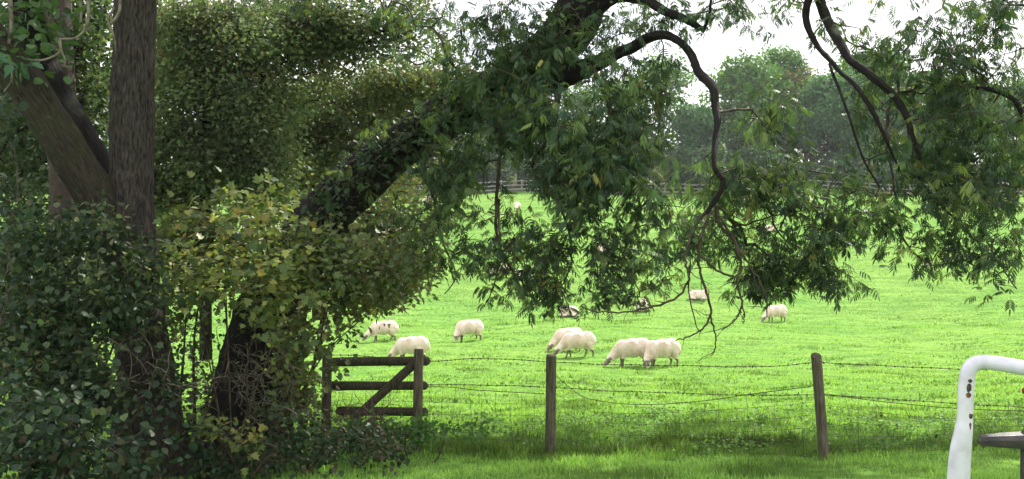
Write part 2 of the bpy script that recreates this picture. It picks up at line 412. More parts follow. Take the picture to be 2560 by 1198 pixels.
def twig_tubes(nodes, par, S, r0=.003, expo=.45, rmax=.03, sag=.05, sides=4):
    w = np.ones(len(nodes)); kids = [[] for _ in nodes]
    for i in range(S, len(nodes)): kids[par[i]].append(i)
    order = []; st = [i for i in range(S)]
    while st:
        i = st.pop(); order.append(i); st.extend(kids[i])
    for i in reversed(order):
        if i >= S: w[par[i]] += w[i]
    rad = np.minimum(r0 * w ** expo, rmax)
    T = Tubes()
    for i in range(S, len(nodes)):
        a = nodes[par[i]]; b = nodes[i]; L = np.linalg.norm(b - a)
        m = (a + b) / 2 + rng.normal(0, .09, 3) * L; m[2] += sag * L
        ra = rad[i] if par[i] < S else (rad[i] * .5 + min(rad[par[i]], rad[i] * 2) * .5)
        t = np.linspace(0, 1, 5)[:, None]
        T.tube((1 - t) ** 2 * a + 2 * t * (1 - t) * m + t * t * b, np.linspace(ra, rad[i] * .8, 5), sides, cap=False)
    return T
def node_leaves(nodes, per, spread, down=-.1, along=None):
    n = len(nodes) * per; c = np.repeat(nodes, per, axis=0); off = rng.normal(0, spread, (n, 3))
    return c + off, off

def ash_crown(parent, pts, per, size, cols, name="crown"):
    n = len(pts) * per; c = np.repeat(pts, per, 0)
    off = rng.normal(0, .055, (n, 3)); d = rng.normal(0, 1, (n, 3)); d[:, 2] = d[:, 2] * .45 - .45
    nr = rng.normal(0, .3, (n, 3)); nr[:, 2] += 1
    lf = np.array([1 + .55 * noise.noise(Vector(q) * .9) for q in pts])[:, None]
    tcol = np.repeat(palette(len(pts), cols, .12) * lf, per, 0) * (1 + rng.normal(0, .16, (n, 1)))
    return leaves(name, [t_ash(.10), t_ash(.25), t_ash(.45, 5), t_ash(.3, 3)], c + off, d, nr, rng.uniform(size * .75, size * 1.25, n), np.clip(tcol, .004, 1), M_ashleaf, parent)
def leaf_crown(parent, pts, per, spread, size, cols, temps, name="crown", mat=None, down=-.25, clump=.14, jit=.18, tone=.9):
    n = len(pts) * per; c = np.repeat(pts, per, 0); off = rng.normal(0, spread, (n, 3)); off[:, 2] *= .75
    d = off / spread * .5 + rng.normal(0, .7, (n, 3)); d[:, 2] += down
    nr = rng.normal(0, .45, (n, 3)); nr[:, 2] += 1; nr[:, 1] -= .25
    lf = np.array([1 + .6 * noise.noise(Vector(q) * tone) for q in pts])[:, None]
    tcol = (np.repeat(palette(len(pts), cols, clump), per, 0) * .55 + palette(n, cols, jit) * .45) * np.repeat(lf, per, 0)
    return leaves(name, temps, c + off, d, nr, rng.uniform(size * .65, size * 1.3, n), tcol, mat or M_leaf, parent)

# ------------------------------------------------------------------ the big ash
def gz(p): return np.array([p[0], p[1], float(g(p[0], p[1]))])
base = gz(P(640, 1130, 10.4))
ash = empty("ash_tree", base, "large ash with thick dark trunk arching over the field, feathery leaves drooping", "tree")
tr_p, tr_r = limb([(600, 1260, 10.5, 165), (615, 1150, 10.5, 128), (628, 1040, 10.5, 104), (655, 900, 10.5, 92), (680, 760, 10.5, 86), (735, 640, 10.5, 74), (830, 515, 10.45, 68),
                   (960, 395, 10.35, 60), (1100, 300, 10.25, 54), (1230, 235, 10.1, 52), (1330, 165, 10.0, 55), (1420, 80, 9.9, 60), (1470, -30, 9.8, 62),
                   (1530, -220, 9.8, 60), (1640, -480, 9.9, 52), (1720, -800, 10.2, 40), (1760, -1100, 10.6, 26)], 20)
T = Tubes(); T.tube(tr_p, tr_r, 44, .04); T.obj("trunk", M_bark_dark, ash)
limbs = {}
def L_(rows, name="limb", mat=None, sides=14, n=8, rough=.07):
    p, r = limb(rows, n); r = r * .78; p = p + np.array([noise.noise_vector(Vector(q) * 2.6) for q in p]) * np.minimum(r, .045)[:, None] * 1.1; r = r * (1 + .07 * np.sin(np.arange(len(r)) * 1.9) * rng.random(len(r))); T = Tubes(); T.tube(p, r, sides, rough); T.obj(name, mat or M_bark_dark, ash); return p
sk = [tr_p[120::3]]
sk.append(L_([(1290, 235, 10.05, 40), (1400, 190, 9.8, 36), (1500, 150, 9.6, 26), (1545, 128, 9.5, 20), (1580, 118, 9.4, 20), (1650, 90, 9.2, 16), (1690, 102, 9.15, 13), (1722, 132, 9.1, 14), (1750, 178, 9.0, 14), (1782, 222, 8.8, 15), (1788, 270, 8.7, 12.5), (1793, 310, 8.55, 11.5),
              (1784, 360, 8.4, 10), (1781, 415, 8.25, 8.5), (1790, 436, 8.25, 9.5), (1803, 452, 8.2, 10), (1798, 478, 8.2, 9), (1785, 500, 8.2, 9.5), (1766, 532, 8.2, 7)]))
sk.append(L_([(1470, 40, 9.8, 30), (1530, -8, 9.6, 22), (1600, -5, 9.5, 16), (1660, 25, 9.4, 13), (1710, 48, 9.3, 13), (1762, 78, 9.25, 9)]))
L_([(1758, 80, 9.25, 8), (1772, 40, 9.2, 5), (1778, -20, 9.2, 5)], "branch", None, 6)
sk.append(L_([(1530, -220, 9.8, 30), (1740, -330, 9.3, 26), (1920, -220, 9.0, 22), (2030, -60, 8.8, 18), (2075, 50, 8.75, 15), (2105, 120, 8.4, 13), (2160, 175, 8.1, 12), (2225, 225, 8.0, 12), (2262, 290, 8.0, 9), (2300, 400, 8.0, 6)]))
sk.append(L_([(2040, -40, 8.8, 13), (2015, 40, 8.8, 11), (2040, 105, 8.8, 9), (2085, 160, 8.5, 8), (2130, 205, 8.2, 8), (2175, 270, 8.1, 7), (2215, 350, 8.1, 5), (2250, 430, 8.1, 3.5)]))
sk.append(L_([(2075, 160, 8.6, 5), (2100, 230, 8.2, 5), (2125, 300, 8.1, 4), (2160, 400, 8.1, 3.5), (2200, 470, 8.1, 2.5)], "branch", None, 6))
sk.append(L_([(1640, -480, 9.9, 26), (2050, -500, 9.2, 24), (2400, -260, 8.6, 20), (2600, -20, 8.3, 16), (2640, 200, 8.2, 13), (2700, 420, 8.2, 10), (2600, 560, 8.2, 7)]))
sk.append(L_([(2640, 200, 8.2, 10), (2575, 300, 8.2, 8), (2535, 250, 8.2, 8), (2490, 228, 8.2, 8), (2440, 222, 8.2, 6)], "branch", None, 8))
# hanging twigs the photo shows against the field
def tw(rows): 
    p, r = limb(rows, 6); p = p + rng.normal(0, .006, p.shape); TW.tube(p, r * .72, 6, .05); sk.append(p[::3])
    for k in range(4, len(p) - 1, 4):                        # short side twigs
        d = p[k + 1] - p[k - 1]; d /= np.linalg.norm(d); e_ = d * .6 + rng.normal(0, .7, 3); e_ /= np.linalg.norm(e_); l = rng.uniform(.05, .22)
        TW.tube([p[k], p[k] + e_ * l * .5, p[k] + (e_ + rng.normal(0, .2, 3)) * l], [r[k] * .4, .003, .0015], 4)
TW = Tubes()
for rows in [
    [(1768, 528, 8.3, 8), (1735, 570, 8.3, 5), (1712, 640, 8.3, 5), (1722, 690, 8.3, 4), (1700, 738, 8.35, 4), (1640, 765, 8.35, 4), (1570, 778, 8.35, 3), (1500, 782, 8.35, 2.5), (1455, 768, 8.35, 2)],
    [(1775, 530, 8.3, 7), (1752, 600, 8.3, 6), (1745, 650, 8.35, 5), (1762, 720, 8.35, 4.5), (1776, 790, 8.35, 4), (1740, 832, 8.35, 3), (1690, 851, 8.35, 2)],
    [(1776, 790, 8.35, 3.5), (1787, 830, 8.35, 3), (1789, 870, 8.35, 2.5), (1778, 887, 8.35, 2)],
    [(1790, 500, 8.3, 7), (1796, 560, 8.35, 6), (1840, 610, 8.35, 5), (1870, 660, 8.35, 4), (1910, 730, 8.35, 3), (1920, 790, 8.35, 2)],
    [(1800, 520, 8.3, 5), (1850, 560, 8.7, 4), (1930, 540, 8.6, 3), (2030, 520, 8.6, 2.5)],
    [(1796, 540, 8.3, 6), (1850, 640, 8.35, 5), (1842, 700, 8.35, 4), (1855, 760, 8.35, 4), (1845, 790, 8.35, 3), (1808, 826, 8.35, 2)],
    [(1752, 640, 8.3, 4), (1800, 680, 8.35, 4), (1835, 690, 8.35, 3.5)],
    [(1855, 762, 8.35, 3), (1860, 790, 8.35, 2.5), (1855, 808, 8.35, 2)],
    [(1725, 640, 8.3, 3), (1724, 740, 8.35, 2.5), (1748, 832, 8.35, 2)],
    [(1250, 260, 10.0, 10), (1250, 360, 9.8, 8), (1246, 440, 9.7, 7), (1240, 540, 9.6, 6), (1252, 630, 9.6, 5), (1300, 700, 9.6, 4), (1345, 760, 9.6, 2.5)],
    [(1246, 500, 9.65, 5), (1248, 600, 9.5, 4), (1242, 690, 9.5, 3), (1212, 768, 9.5, 2)],
    [(1100, 330, 10.1, 9), (1060, 420, 9.9, 6), (1085, 500, 9.8, 4.5), (1105, 600, 9.8, 3.5), (1140, 690, 9.8, 2.5), (1110, 735, 9.8, 2)],
    [(1400, 220, 9.7, 10), (1380, 330, 9.5, 8), (1330, 420, 9.4, 6), (1400, 520, 9.4, 5), (1430, 640, 9.4, 3.5), (1390, 740, 9.4, 2.5)],
    [(1480, 170, 9.6, 10), (1520, 260, 9.3, 8), (1530, 340, 9.2, 6), (1590, 330, 9.2, 4), (1650, 300, 9.2, 2)],
    [(1530, 300, 9.3, 6), (1560, 420, 9.2, 5), (1600, 520, 9.2, 4), (1560, 640, 9.2, 3), (1600, 730, 9.2, 2)],
    [(2230, 240, 8.65, 6), (2215, 330, 8.6, 5), (2235, 470, 8.6, 4), (2260, 600, 8.6, 3.5), (2330, 660, 8.6, 2.5), (2420, 650, 8.6, 2)],
    [(2262, 290, 8.6, 6), (2300, 450, 8.5, 5), (2400, 560, 8.5, 4), (2480, 640, 8.5, 3), (2540, 720, 8.5, 2)],
    [(2640, 440, 8.2, 6), (2560, 470, 8.2, 5), (2480, 460, 8.2, 4), (2400, 462, 8.2, 3)],
]: tw(rows)
TW.obj("twigs", M_twig, ash)
ASHB = [  # x, y, rx, ry, Y, half depth, n
    (1230, 60, 100, 80, 9.6, .8, 50), (1250, 170, 110, 90, 9.3, .5, 75), (1080, 30, 90, 50, 10.4, .6, 20), (1090, 90, 40, 50, 10.0, .4, 12), (960, 10, 70, 28, 10.5, .5, 14),
    (730, -10, 130, 40, 10.8, .6, 28), (1380, 20, 60, 60, 9.3, .3, 14), (1500, 165, 75, 90, 9.1, .4, 55), (1480, 60, 60, 50, 9.1, .3, 12), (1590, 50, 90, 60, 9.6, .5, 34), (1680, 20, 80, 40, 9.5, .4, 18), (1820, 10, 60, 40, 9.2, .4, 14), (2290, 60, 60, 50, 8.8, .4, 14), (1640, 200, 70, 60, 9.6, .4, 12), (1130, 120, 60, 50, 10, .4, 16), (1260, 180, 80, 80, 9.3, .3, 60), (1500, 380, 190, 90, 9.3, .5, 120), (1480, 580, 90, 90, 9.2, .4, 60), (1400, 470, 80, 60, 9.2, .4, 40), (1250, 20, 60, 50, 9.6, .3, 24), (2400, 10, 180, 40, 8.7, .4, 40), (2540, 120, 50, 80, 8.5, .4, 24), (1900, 450, 120, 50, 8.7, .4, 50), (2020, 490, 110, 40, 8.7, .4, 40), (2100, 440, 60, 40, 8.7, .3, 14), (2350, 60, 120, 50, 8.7, .4, 26), (2200, 120, 80, 80, 8.8, .4, 20), (1720, 30, 50, 40, 9.4, .3, 10), (1300, 620, 60, 50, 9.5, .4, 20), (1560, 300, 60, 90, 9.3, .4, 30), (1010, 130, 60, 40, 10.3, .4, 8), (1650, 150, 60, 40, 9.5, .4, 12),
    (1410, 250, 110, 60, 9.2, .5, 55), (1340, 340, 130, 90, 9.2, .6, 95), (1160, 330, 70, 60, 9.7, .3, 10), (1600, 270, 80, 90, 9.8, .5, 40), (1470, 380, 130, 110, 9.1, .7, 130), (1590, 430, 100, 110, 8.9, .5, 80), (1640, 380, 50, 70, 9.3, .4, 18),
    (1420, 540, 90, 90, 9.0, .5, 80), (1520, 540, 70, 80, 9.2, .5, 42), (1390, 640, 60, 50, 9.1, .4, 34), (1340, 710, 70, 45, 9.2, .4, 38), (1390, 745, 30, 24, 9.2, .3, 10),
    (1180, 230, 60, 60, 9.5, .3, 30), (900, 460, 90, 60, 9.7, .3, 26), (1000, 375, 90, 50, 9.75, .3, 30), (1090, 315, 70, 50, 9.6, .3, 26), (820, 560, 70, 60, 9.6, .3, 20), (1300, 270, 80, 60, 9.3, .3, 46), (1230, 300, 80, 50, 9.4, .3, 30), (1330, 110, 80, 60, 9.3, .3, 30), (1110, 520, 140, 90, 10.1, .5, 80), (1180, 420, 110, 70, 9.9, .4, 50), (1130, 640, 100, 50, 9.9, .4, 30), (1640, 480, 100, 80, 9.2, .4, 40), (1560, 540, 80, 60, 9.2, .4, 30), (1090, 380, 80, 50, 10.0, .3, 22), (1100, 440, 120, 60, 9.9, .5, 36), (1180, 520, 110, 80, 9.7, .5, 34), (1080, 620, 90, 70, 9.9, .5, 24), (1190, 630, 70, 60, 9.7, .5, 26), (1300, 570, 60, 70, 9.6, .5, 22), (1240, 700, 30, 50, 9.5, .3, 8),
    (1560, 700, 110, 65, 9.0, .4, 44), (1640, 620, 90, 60, 9.0, .4, 34), (1480, 690, 40, 40, 9.2, .3, 10), (1690, 540, 70, 80, 9.1, .4, 34),
    (1850, 440, 120, 60, 8.8, .5, 52), (1990, 470, 110, 50, 8.7, .5, 48), (1850, 520, 120, 60, 8.8, .5, 60), (1760, 600, 60, 50, 8.8, .4, 20), (1880, 610, 130, 70, 8.9, .4, 90), (1980, 660, 90, 50, 8.9, .4, 60), (1900, 710, 70, 26, 8.9, .3, 20), (2060, 620, 40, 60, 8.7, .3, 14), (2085, 705, 60, 18, 8.7, .3, 12), (1950, 330, 70, 50, 8.8, .3, 16), (2150, 300, 60, 60, 8.6, .3, 10), (2200, 380, 60, 60, 8.7, .3, 16),
    (2040, 570, 110, 40, 8.6, .4, 30), (2140, 510, 80, 50, 8.6, .4, 34), (2120, 590, 60, 24, 8.6, .3, 10),
    (1950, 270, 60, 60, 8.7, .3, 20), (1900, 310, 60, 30, 8.9, .3, 6), (1880, 30, 50, 60, 9.0, .3, 16), (1960, 20, 40, 40, 9.0, .3, 10), (1840, 20, 40, 40, 9.0, .3, 6),
    (2150, 60, 100, 90, 8.9, .5, 48), (2200, 190, 90, 70, 8.9, .5, 34), (2320, 130, 110, 70, 8.7, .6, 66), (2420, 60, 80, 50, 8.7, .5, 26), (2530, 50, 60, 70, 8.5, .5, 40), (2400, 200, 120, 80, 8.5, .6, 100), (2320, 290, 110, 70, 8.5, .6, 80), (2470, 320, 110, 90, 8.4, .6, 95), (2540, 240, 50, 50, 8.4, .4, 10),
    (2330, 390, 110, 70, 8.5, .6, 80), (2470, 440, 120, 80, 8.4, .6, 95), (2220, 420, 70, 60, 8.7, .4, 20), (2310, 500, 120, 70, 8.5, .6, 70), (2450, 540, 120, 70, 8.3, .6, 80), (2270, 590, 80, 50, 8.6, .4, 34), (2400, 630, 110, 45, 8.4, .5, 50), (2520, 640, 70, 60, 8.3, .5, 44), (2450, 700, 60, 34, 8.4, .3, 16), (2230, 545, 50, 40, 8.6, .3, 16),
    (2640, 300, 80, 350, 8.3, .8, 60),
]
ASHB = [(x, y, rx, ry, Y, dy, n * (1.0 if 1540 < x < 2160 and y > 380 else (.9 if x > 2100 else 1))) for x, y, rx, ry, Y, dy, n in ASHB]
pts = blobs(ASHB, 1.75, -.04)
skel = np.vstack([s for s in sk])
nodes, par = grow(skel, pts)
twig_tubes(nodes, par, len(skel), .0024, .42, .018, .06).obj("twigs", M_twig, ash)
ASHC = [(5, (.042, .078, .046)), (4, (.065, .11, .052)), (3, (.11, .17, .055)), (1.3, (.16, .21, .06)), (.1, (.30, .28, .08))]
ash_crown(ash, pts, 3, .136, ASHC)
# the upper crown, above the picture: it shades the verge
def cloud(c, r, n):
    q = rng.normal(0, 1, (n, 3)); q /= np.linalg.norm(q, axis=1)[:, None]; q *= rng.random((n, 1)) ** .4
    return np.array(c) + q * np.array(r)
up = np.vstack([cloud((8.5, 17.5, 11.2), (8.5, 8.0, 2.2), 760), cloud((1.0, 12.5, 9.3), (6.5, 4.5, 2.0), 260), cloud((16, 19, 10), (4, 6, 3), 160)])
for c0, rad_ in (((2.3, 8.8, 2.7), 1.5), ((-2.3, 8.9, 2.0), 1.3), ((4.2, 8.5, 3.0), .9)):   # chinks the sun comes through
    v = up - np.array(c0); sd = np.array(sdir); up = up[np.linalg.norm(v - (v @ sd)[:, None] * sd, axis=1) > rad_]
up = up[up[:, 2] > 1.65 + .30 * up[:, 1] + .25]
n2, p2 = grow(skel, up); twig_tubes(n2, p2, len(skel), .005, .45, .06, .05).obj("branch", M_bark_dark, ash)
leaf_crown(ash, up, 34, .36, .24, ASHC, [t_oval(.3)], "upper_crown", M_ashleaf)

# ------------------------------------------------------------------ the twin-stemmed tree on the left
b2 = gz(P(360, 1110, 9.3))
twin = empty("willow_tree", b2, "tree with straight grey-brown trunk and a mossy stem leaning left", "tree")
p, r = limb([(375, 1230, 9.3, 120), (372, 1120, 9.3, 95), (368, 1000, 9.3, 76), (360, 880, 9.3, 66), (340, 740, 9.3, 60), (330, 600, 9.3, 59), (328, 450, 9.3, 54), (330, 250, 9.3, 53), (336, 60, 9.3, 51), (342, -200, 9.3, 48), (360, -700, 9.4, 40), (420, -1200, 9.6, 24)], 18)
T = Tubes(); T.tube(p, r, 40, .02); T.obj("trunk", M_bark, twin); tsk = p[100::2]
p, r = limb([(350, 760, 9.35, 50), (305, 620, 9.3, 54), (255, 520, 9.2, 52), (190, 410, 9.1, 50), (120, 300, 9.0, 50), (55, 200, 8.95, 50), (-20, 110, 8.9, 50), (-150, -60, 8.8, 46), (-350, -400, 8.8, 34)])
T = Tubes(); T.tube(p, r, 22, .025); T.obj("limb", M_bark_moss, twin); tsk = np.vstack([tsk, p[60:]])
p, r = limb([(330, 600, 9.5, 40), (280, 500, 9.7, 46), (215, 380, 9.8, 48), (150, 270, 9.9, 46), (90, 130, 9.9, 40), (60, -40, 9.9, 34), (40, -300, 10, 26)])
T = Tubes(); T.tube(p, r, 18, .03); T.obj("limb", M_bark_dark, twin); tsk = np.vstack([tsk, p[40:]])
# bare curling twigs in front
TT = Tubes()
for rows in [[(300, -20, 8.9, 4), (298, 30, 8.8, 4), (275, 60, 8.8, 3.5), (270, 45, 8.8, 2)], [(222, -20, 8.8, 4), (218, 60, 8.8, 4), (190, 95, 8.8, 3), (150, 100, 8.8, 3), (150, 130, 8.8, 3), (110, 150, 8.8, 3), (65, 150, 8.8, 3)],
             [(150, 95, 8.8, 3), (155, 130, 8.8, 3), (163, 150, 8.8, 3), (160, 168, 8.8, 2.5)], [(200, -20, 8.9, 4), (203, 40, 8.9, 3), (200, 60, 8.9, 2.5)], [(25, -10, 8.8, 6), (28, 60, 8.8, 5), (22, 110, 8.8, 4)],
             [(28, 160, 8.7, 4), (30, 200, 8.7, 3), (10, 230, 8.7, 2)], [(285, 20, 8.9, 3), (270, 50, 8.8, 3), (285, 90, 8.8, 2.5), (290, 130, 8.9, 2)]]:
    p, r = limb(rows, 6); TT.tube(p, r, 5)
TT.obj("bare_twigs", M_deadtwig, twin)
TB = [(300, -420, 500, 300, 9.6, 2.2, 120), (20, 120, 60, 50, 8.9, .3, 8), (60, 20, 90, 50, 9.6, .5, 16), (130, 60, 60, 60, 10, .4, 8)]
up = blobs(TB); n2, p2 = grow(tsk, up); twig_tubes(n2, p2, len(tsk), .004, .45, .05).obj("twigs", M_bark_dark, twin)
leaf_crown(twin, up, 26, .20, .085, [(3, (.045, .09, .035)), (2, (.07, .12, .035))], [t_oval(.32), t_round()])
leaf_crown(twin, blobs([(22, 158, 34, 24, 8.5, .15, 4)]), 10, .05, .10, [(1, (.06, .13, .075))], [t_oval(.35)], "leaf_spray", down=-.6)

# ------------------------------------------------------------------ belt of small trees behind
def belt_tree(name, label, stems, blb, per, spread, size, cols, mat=M_bark_dark, temps=None, group="trees of the belt behind the left trunks", scn=1.0, r0=.0055, rmax=.045):
    b = gz(P(stems[0][0][0], stems[0][0][1], stems[0][0][2]))
    e = empty(name, b, label, "tree", group); skl = []
    T = Tubes()
    for s in stems:
        rows = list(s); p, r = limb(rows, 6); T.tube(p, r, 12, .03); skl.append(p[3:])
    T.obj("trunk", mat, e); skl = np.vstack(skl); pt = blobs(blb, scn * 1.75, -.10, 1.9); nd, pr = grow(skl, pt)
    twig_tubes(nd, pr, len(skl), r0, .45, rmax).obj("branches", M_bark_dark, e)
    leaf_crown(e, pt, per, spread, size, cols, temps or [t_maple(), t_oval(.36)])
    return e
OL = [(5, (.115, .165, .08)), (3, (.14, .18, .08)), (1, (.21, .20, .08)), (.25, (.34, .20, .08))]
DG = [(4, (.07, .11, .055)), (2, (.095, .14, .06)), (1, (.15, .16, .05))]
YG = [(4, (.13, .17, .075)), (3, (.17, .20, .075)), (1.2, (.27, .24, .08)), (.5, (.38, .20, .08)), (2, (.10, .14, .07))]
belt_tree("sycamore_tree", "dark tree with a reddish-brown upright stem behind the mossy leaning one", [[(165, 960, 13, 50), (160, 500, 13, 34), (150, 330, 13, 38), (140, 150, 13, 42), (135, -60, 13, 40), (130, -400, 13, 34)]],
          [(90, 60, 130, 120, 14, .9, 90), (230, 120, 60, 150, 14, .8, 60), (60, 380, 110, 150, 14.5, .8, 100), (220, 330, 60, 170, 14.5, .8, 70), (150, 560, 170, 110, 14.5, .9, 90), (120, 700, 190, 90, 12, .5, 110), (90, 820, 150, 90, 11.5, .5, 90), (120, 960, 140, 80, 11, .4, 70), (60, 220, 90, 90, 14, .8, 50), (250, 30, 50, 60, 14, .5, 20)], 42, .17, .074, DG, M_bark_red)
belt_tree("field_maple_tree", "tall olive-green maple right of the straight grey-brown trunk", [[(515, 900, 17, 16), (512, 470, 17, 14), (516, 340, 17, 12), (520, 150, 17, 9), (500, -60, 17, 6)], [(640, 480, 17, 8), (650, 300, 17, 8), (655, 150, 17, 6), (600, 40, 17, 4)]],
          [(460, 90, 90, 120, 17, 1.2, 110), (560, 60, 110, 100, 17, 1.2, 120), (680, 60, 110, 70, 17.5, 1.0, 80), (820, 60, 110, 60, 17.5, 1.0, 70), (640, 150, 90, 70, 17.5, 1, 60), (480, 250, 110, 100, 17, 1.2, 150), (620, 270, 110, 90, 17, 1.2, 140), (470, 400, 100, 90, 17, 1.2, 120), (620, 400, 110, 70, 17, 1.2, 110), (860, 130, 80, 45, 18, .8, 24), (760, 170, 60, 40, 18, .8, 14), (930, 30, 60, 40, 17.5, .8, 24), (440, 470, 90, 30, 17, .8, 40), (600, 470, 90, 36, 17, .8, 50), (440, 180, 60, 70, 17, 1, 40), (400, 330, 50, 150, 17, .8, 80), (400, 100, 50, 110, 17, .8, 50), (700, 220, 110, 60, 17.5, .8, 60), (840, 60, 90, 60, 17.5, .8, 40), (1020, 30, 70, 40, 17.5, .8, 24), (420, 480, 60, 50, 17, .6, 40), (690, 430, 110, 60, 17, 1, 60), (460, 520, 70, 18, 17, .6, 16), (560, 500, 90, 24, 17, .6, 26), (1000, 60, 70, 50, 17.5, .8, 24), (900, 90, 120, 40, 17.5, .8, 12), (1090, 120, 60, 40, 17.5, .8, 14), (740, 100, 60, 40, 17.5, .8, 10)], 40, .19, .072, OL)
belt_tree("hawthorn_tree", "twiggy hawthorn turning yellow and orange above the arching ash limb", [[(800, 800, 20, 20), (790, 480, 20, 14), (800, 330, 20, 10), (840, 220, 20, 5)], [(790, 480, 20, 9), (900, 340, 20, 7), (980, 240, 20, 4)]],
          [(760, 280, 110, 80, 20, 1.3, 120), (870, 240, 100, 60, 20, 1.3, 110), (980, 230, 90, 55, 20, 1.2, 95), (1080, 215, 70, 45, 20, 1.2, 60), (700, 360, 120, 80, 20, 1.3, 120), (820, 380, 120, 80, 20, 1.3, 120), (930, 330, 110, 70, 20, 1.3, 90), (740, 450, 120, 60, 19, 1.2, 100), (960, 420, 80, 60, 20, 1.0, 50), (640, 440, 100, 50, 20, 1, 60), (1060, 400, 60, 50, 20, .8, 24), (1120, 260, 60, 60, 20, .8, 40), (1180, 190, 60, 40, 20, .8, 24), (700, 510, 100, 30, 19, .8, 30), (1050, 330, 70, 60, 20, .8, 30), (560, 440, 70, 60, 20, .8, 30), (580, 360, 60, 50, 20, 1, 40)], 42, .21, .074, YG)
belt_tree("young_maple_tree", "low rust-tinged maple filling the space under the arching ash trunk", [[(790, 900, 13.5, 8), (830, 700, 13.5, 6), (900, 600, 13.5, 5), (930, 520, 13.5, 4)], [(830, 700, 13.5, 5), (1000, 560, 13.5, 3)]],
          [(900, 590, 110, 60, 13.3, .7, 80), (980, 530, 60, 70, 13.3, .7, 34), (860, 680, 110, 60, 13, .7, 70), (960, 650, 90, 60, 13, .7, 50), (1020, 680, 50, 36, 12.8, .5, 16), (940, 700, 50, 30, 12.8, .5, 14), (840, 600, 90, 60, 13.2, .5, 50), (1080, 560, 50, 60, 13, .5, 18), (1060, 470, 60, 50, 13.2, .5, 18)], 24, .15, .075, YG)

# ------------------------------------------------------------------ shrubs in front
def shrub(name, label, root, blb, per, spread, size, cols, temps, cat="shrub", scn=1.0, stemr=7, mat=None, group=None, nstem=None, r0=.0022, down=-.25, wood=None, gap=-.16):
    b = gz(P(*root)); e = empty(name, b, label, cat, group); T = Tubes(); skl = []
    for (x, y, rx, ry, Y, dy, n) in (blb if nstem is None else blb[:nstem]):
        c = P(x, y, Y); m = b * .45 + c * .55 + np.array([rng.normal(0, .12), rng.normal(0, .08), .12]); bb = b + np.array([rng.normal(0, .10), rng.normal(0, .08), -.05])
        q = spline(np.array([bb, bb * .6 + m * .4 + rng.normal(0, .05, 3), m, c]), 6); T.tube(q, np.linspace(stemr * Y / F, .003, len(q)), 7, .03); skl.append(q[6:])
    T.obj("stems", wood or M_twig, e); skl = np.vstack(skl); pt = blobs(blb, scn, gap); nd, pr = grow(skl, pt)
    twig_tubes(nd, pr, len(skl), r0, .42, .012).obj("twigs", wood or M_twig, e)
    leaf_crown(e, pt, per, spread, size, cols, temps, "foliage", mat, down)
    return e
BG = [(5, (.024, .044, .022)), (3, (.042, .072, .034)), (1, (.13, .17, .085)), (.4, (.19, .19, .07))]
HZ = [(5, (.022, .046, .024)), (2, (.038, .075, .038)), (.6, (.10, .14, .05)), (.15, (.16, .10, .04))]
YM = [(1.6, (.38, .34, .09)), (2.4, (.24, .27, .075)), (4, (.12, .17, .055)), (.5, (.42, .28, .08)), (4, (.07, .12, .05))]
OM = [(4, (.085, .125, .05)), (3, (.12, .16, .055)), (1, (.24, .24, .07)), (.7, (.18, .11, .06))]
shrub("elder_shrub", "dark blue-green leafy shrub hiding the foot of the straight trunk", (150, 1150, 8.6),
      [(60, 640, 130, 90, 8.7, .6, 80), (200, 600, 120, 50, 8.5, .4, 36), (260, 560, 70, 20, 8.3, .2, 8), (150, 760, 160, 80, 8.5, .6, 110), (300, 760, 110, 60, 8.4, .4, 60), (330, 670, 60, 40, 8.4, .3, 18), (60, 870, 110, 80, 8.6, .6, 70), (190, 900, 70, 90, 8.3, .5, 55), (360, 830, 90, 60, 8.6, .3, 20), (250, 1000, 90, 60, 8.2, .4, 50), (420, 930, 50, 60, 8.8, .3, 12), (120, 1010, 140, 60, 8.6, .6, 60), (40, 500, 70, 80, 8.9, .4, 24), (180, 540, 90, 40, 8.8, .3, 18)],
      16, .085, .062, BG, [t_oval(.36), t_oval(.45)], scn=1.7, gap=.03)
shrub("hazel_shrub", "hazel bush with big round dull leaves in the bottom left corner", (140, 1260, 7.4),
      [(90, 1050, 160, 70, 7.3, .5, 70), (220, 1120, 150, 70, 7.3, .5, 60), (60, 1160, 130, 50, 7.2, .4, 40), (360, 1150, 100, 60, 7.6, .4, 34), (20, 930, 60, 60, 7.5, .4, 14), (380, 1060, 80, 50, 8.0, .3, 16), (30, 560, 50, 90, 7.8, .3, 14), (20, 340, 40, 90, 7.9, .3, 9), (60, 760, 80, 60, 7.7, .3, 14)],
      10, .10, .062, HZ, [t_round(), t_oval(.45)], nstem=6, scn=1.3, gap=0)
shrub("yellow_maple_shrub", "field maple bush with bright yellow-green lobed leaves in front of the ash trunk", (590, 1180, 9.2),
      [(560, 570, 120, 55, 8.9, .4, 42), (660, 560, 70, 60, 8.9, .35, 24), (470, 620, 80, 60, 9.0, .4, 30), (600, 660, 110, 50, 8.8, .4, 36), (690, 690, 70, 60, 8.7, .35, 30), (440, 700, 80, 50, 8.9, .35, 26), (500, 720, 70, 40, 8.9, .3, 18), (640, 760, 90, 50, 8.7, .35, 30), (690, 820, 70, 50, 8.7, .3, 20), (620, 480, 80, 30, 9.0, .3, 14), (760, 760, 60, 60, 8.9, .3, 16), (430, 560, 40, 30, 9.0, .3, 7)],
      9, .12, .080, YM, [t_maple()], nstem=5, scn=.72, stemr=3.5)
shrub("yellow_maple_sprig", "low sprig of small yellow-green leaves at the foot of the ash trunk", (600, 1190, 8.6),
      [(560, 1080, 60, 22, 8.3, .2, 11), (620, 1100, 40, 22, 8.3, .2, 8), (520, 1070, 22, 12, 8.3, .1, 3)], 9, .06, .06, YM, [t_maple()], stemr=4, group=None)
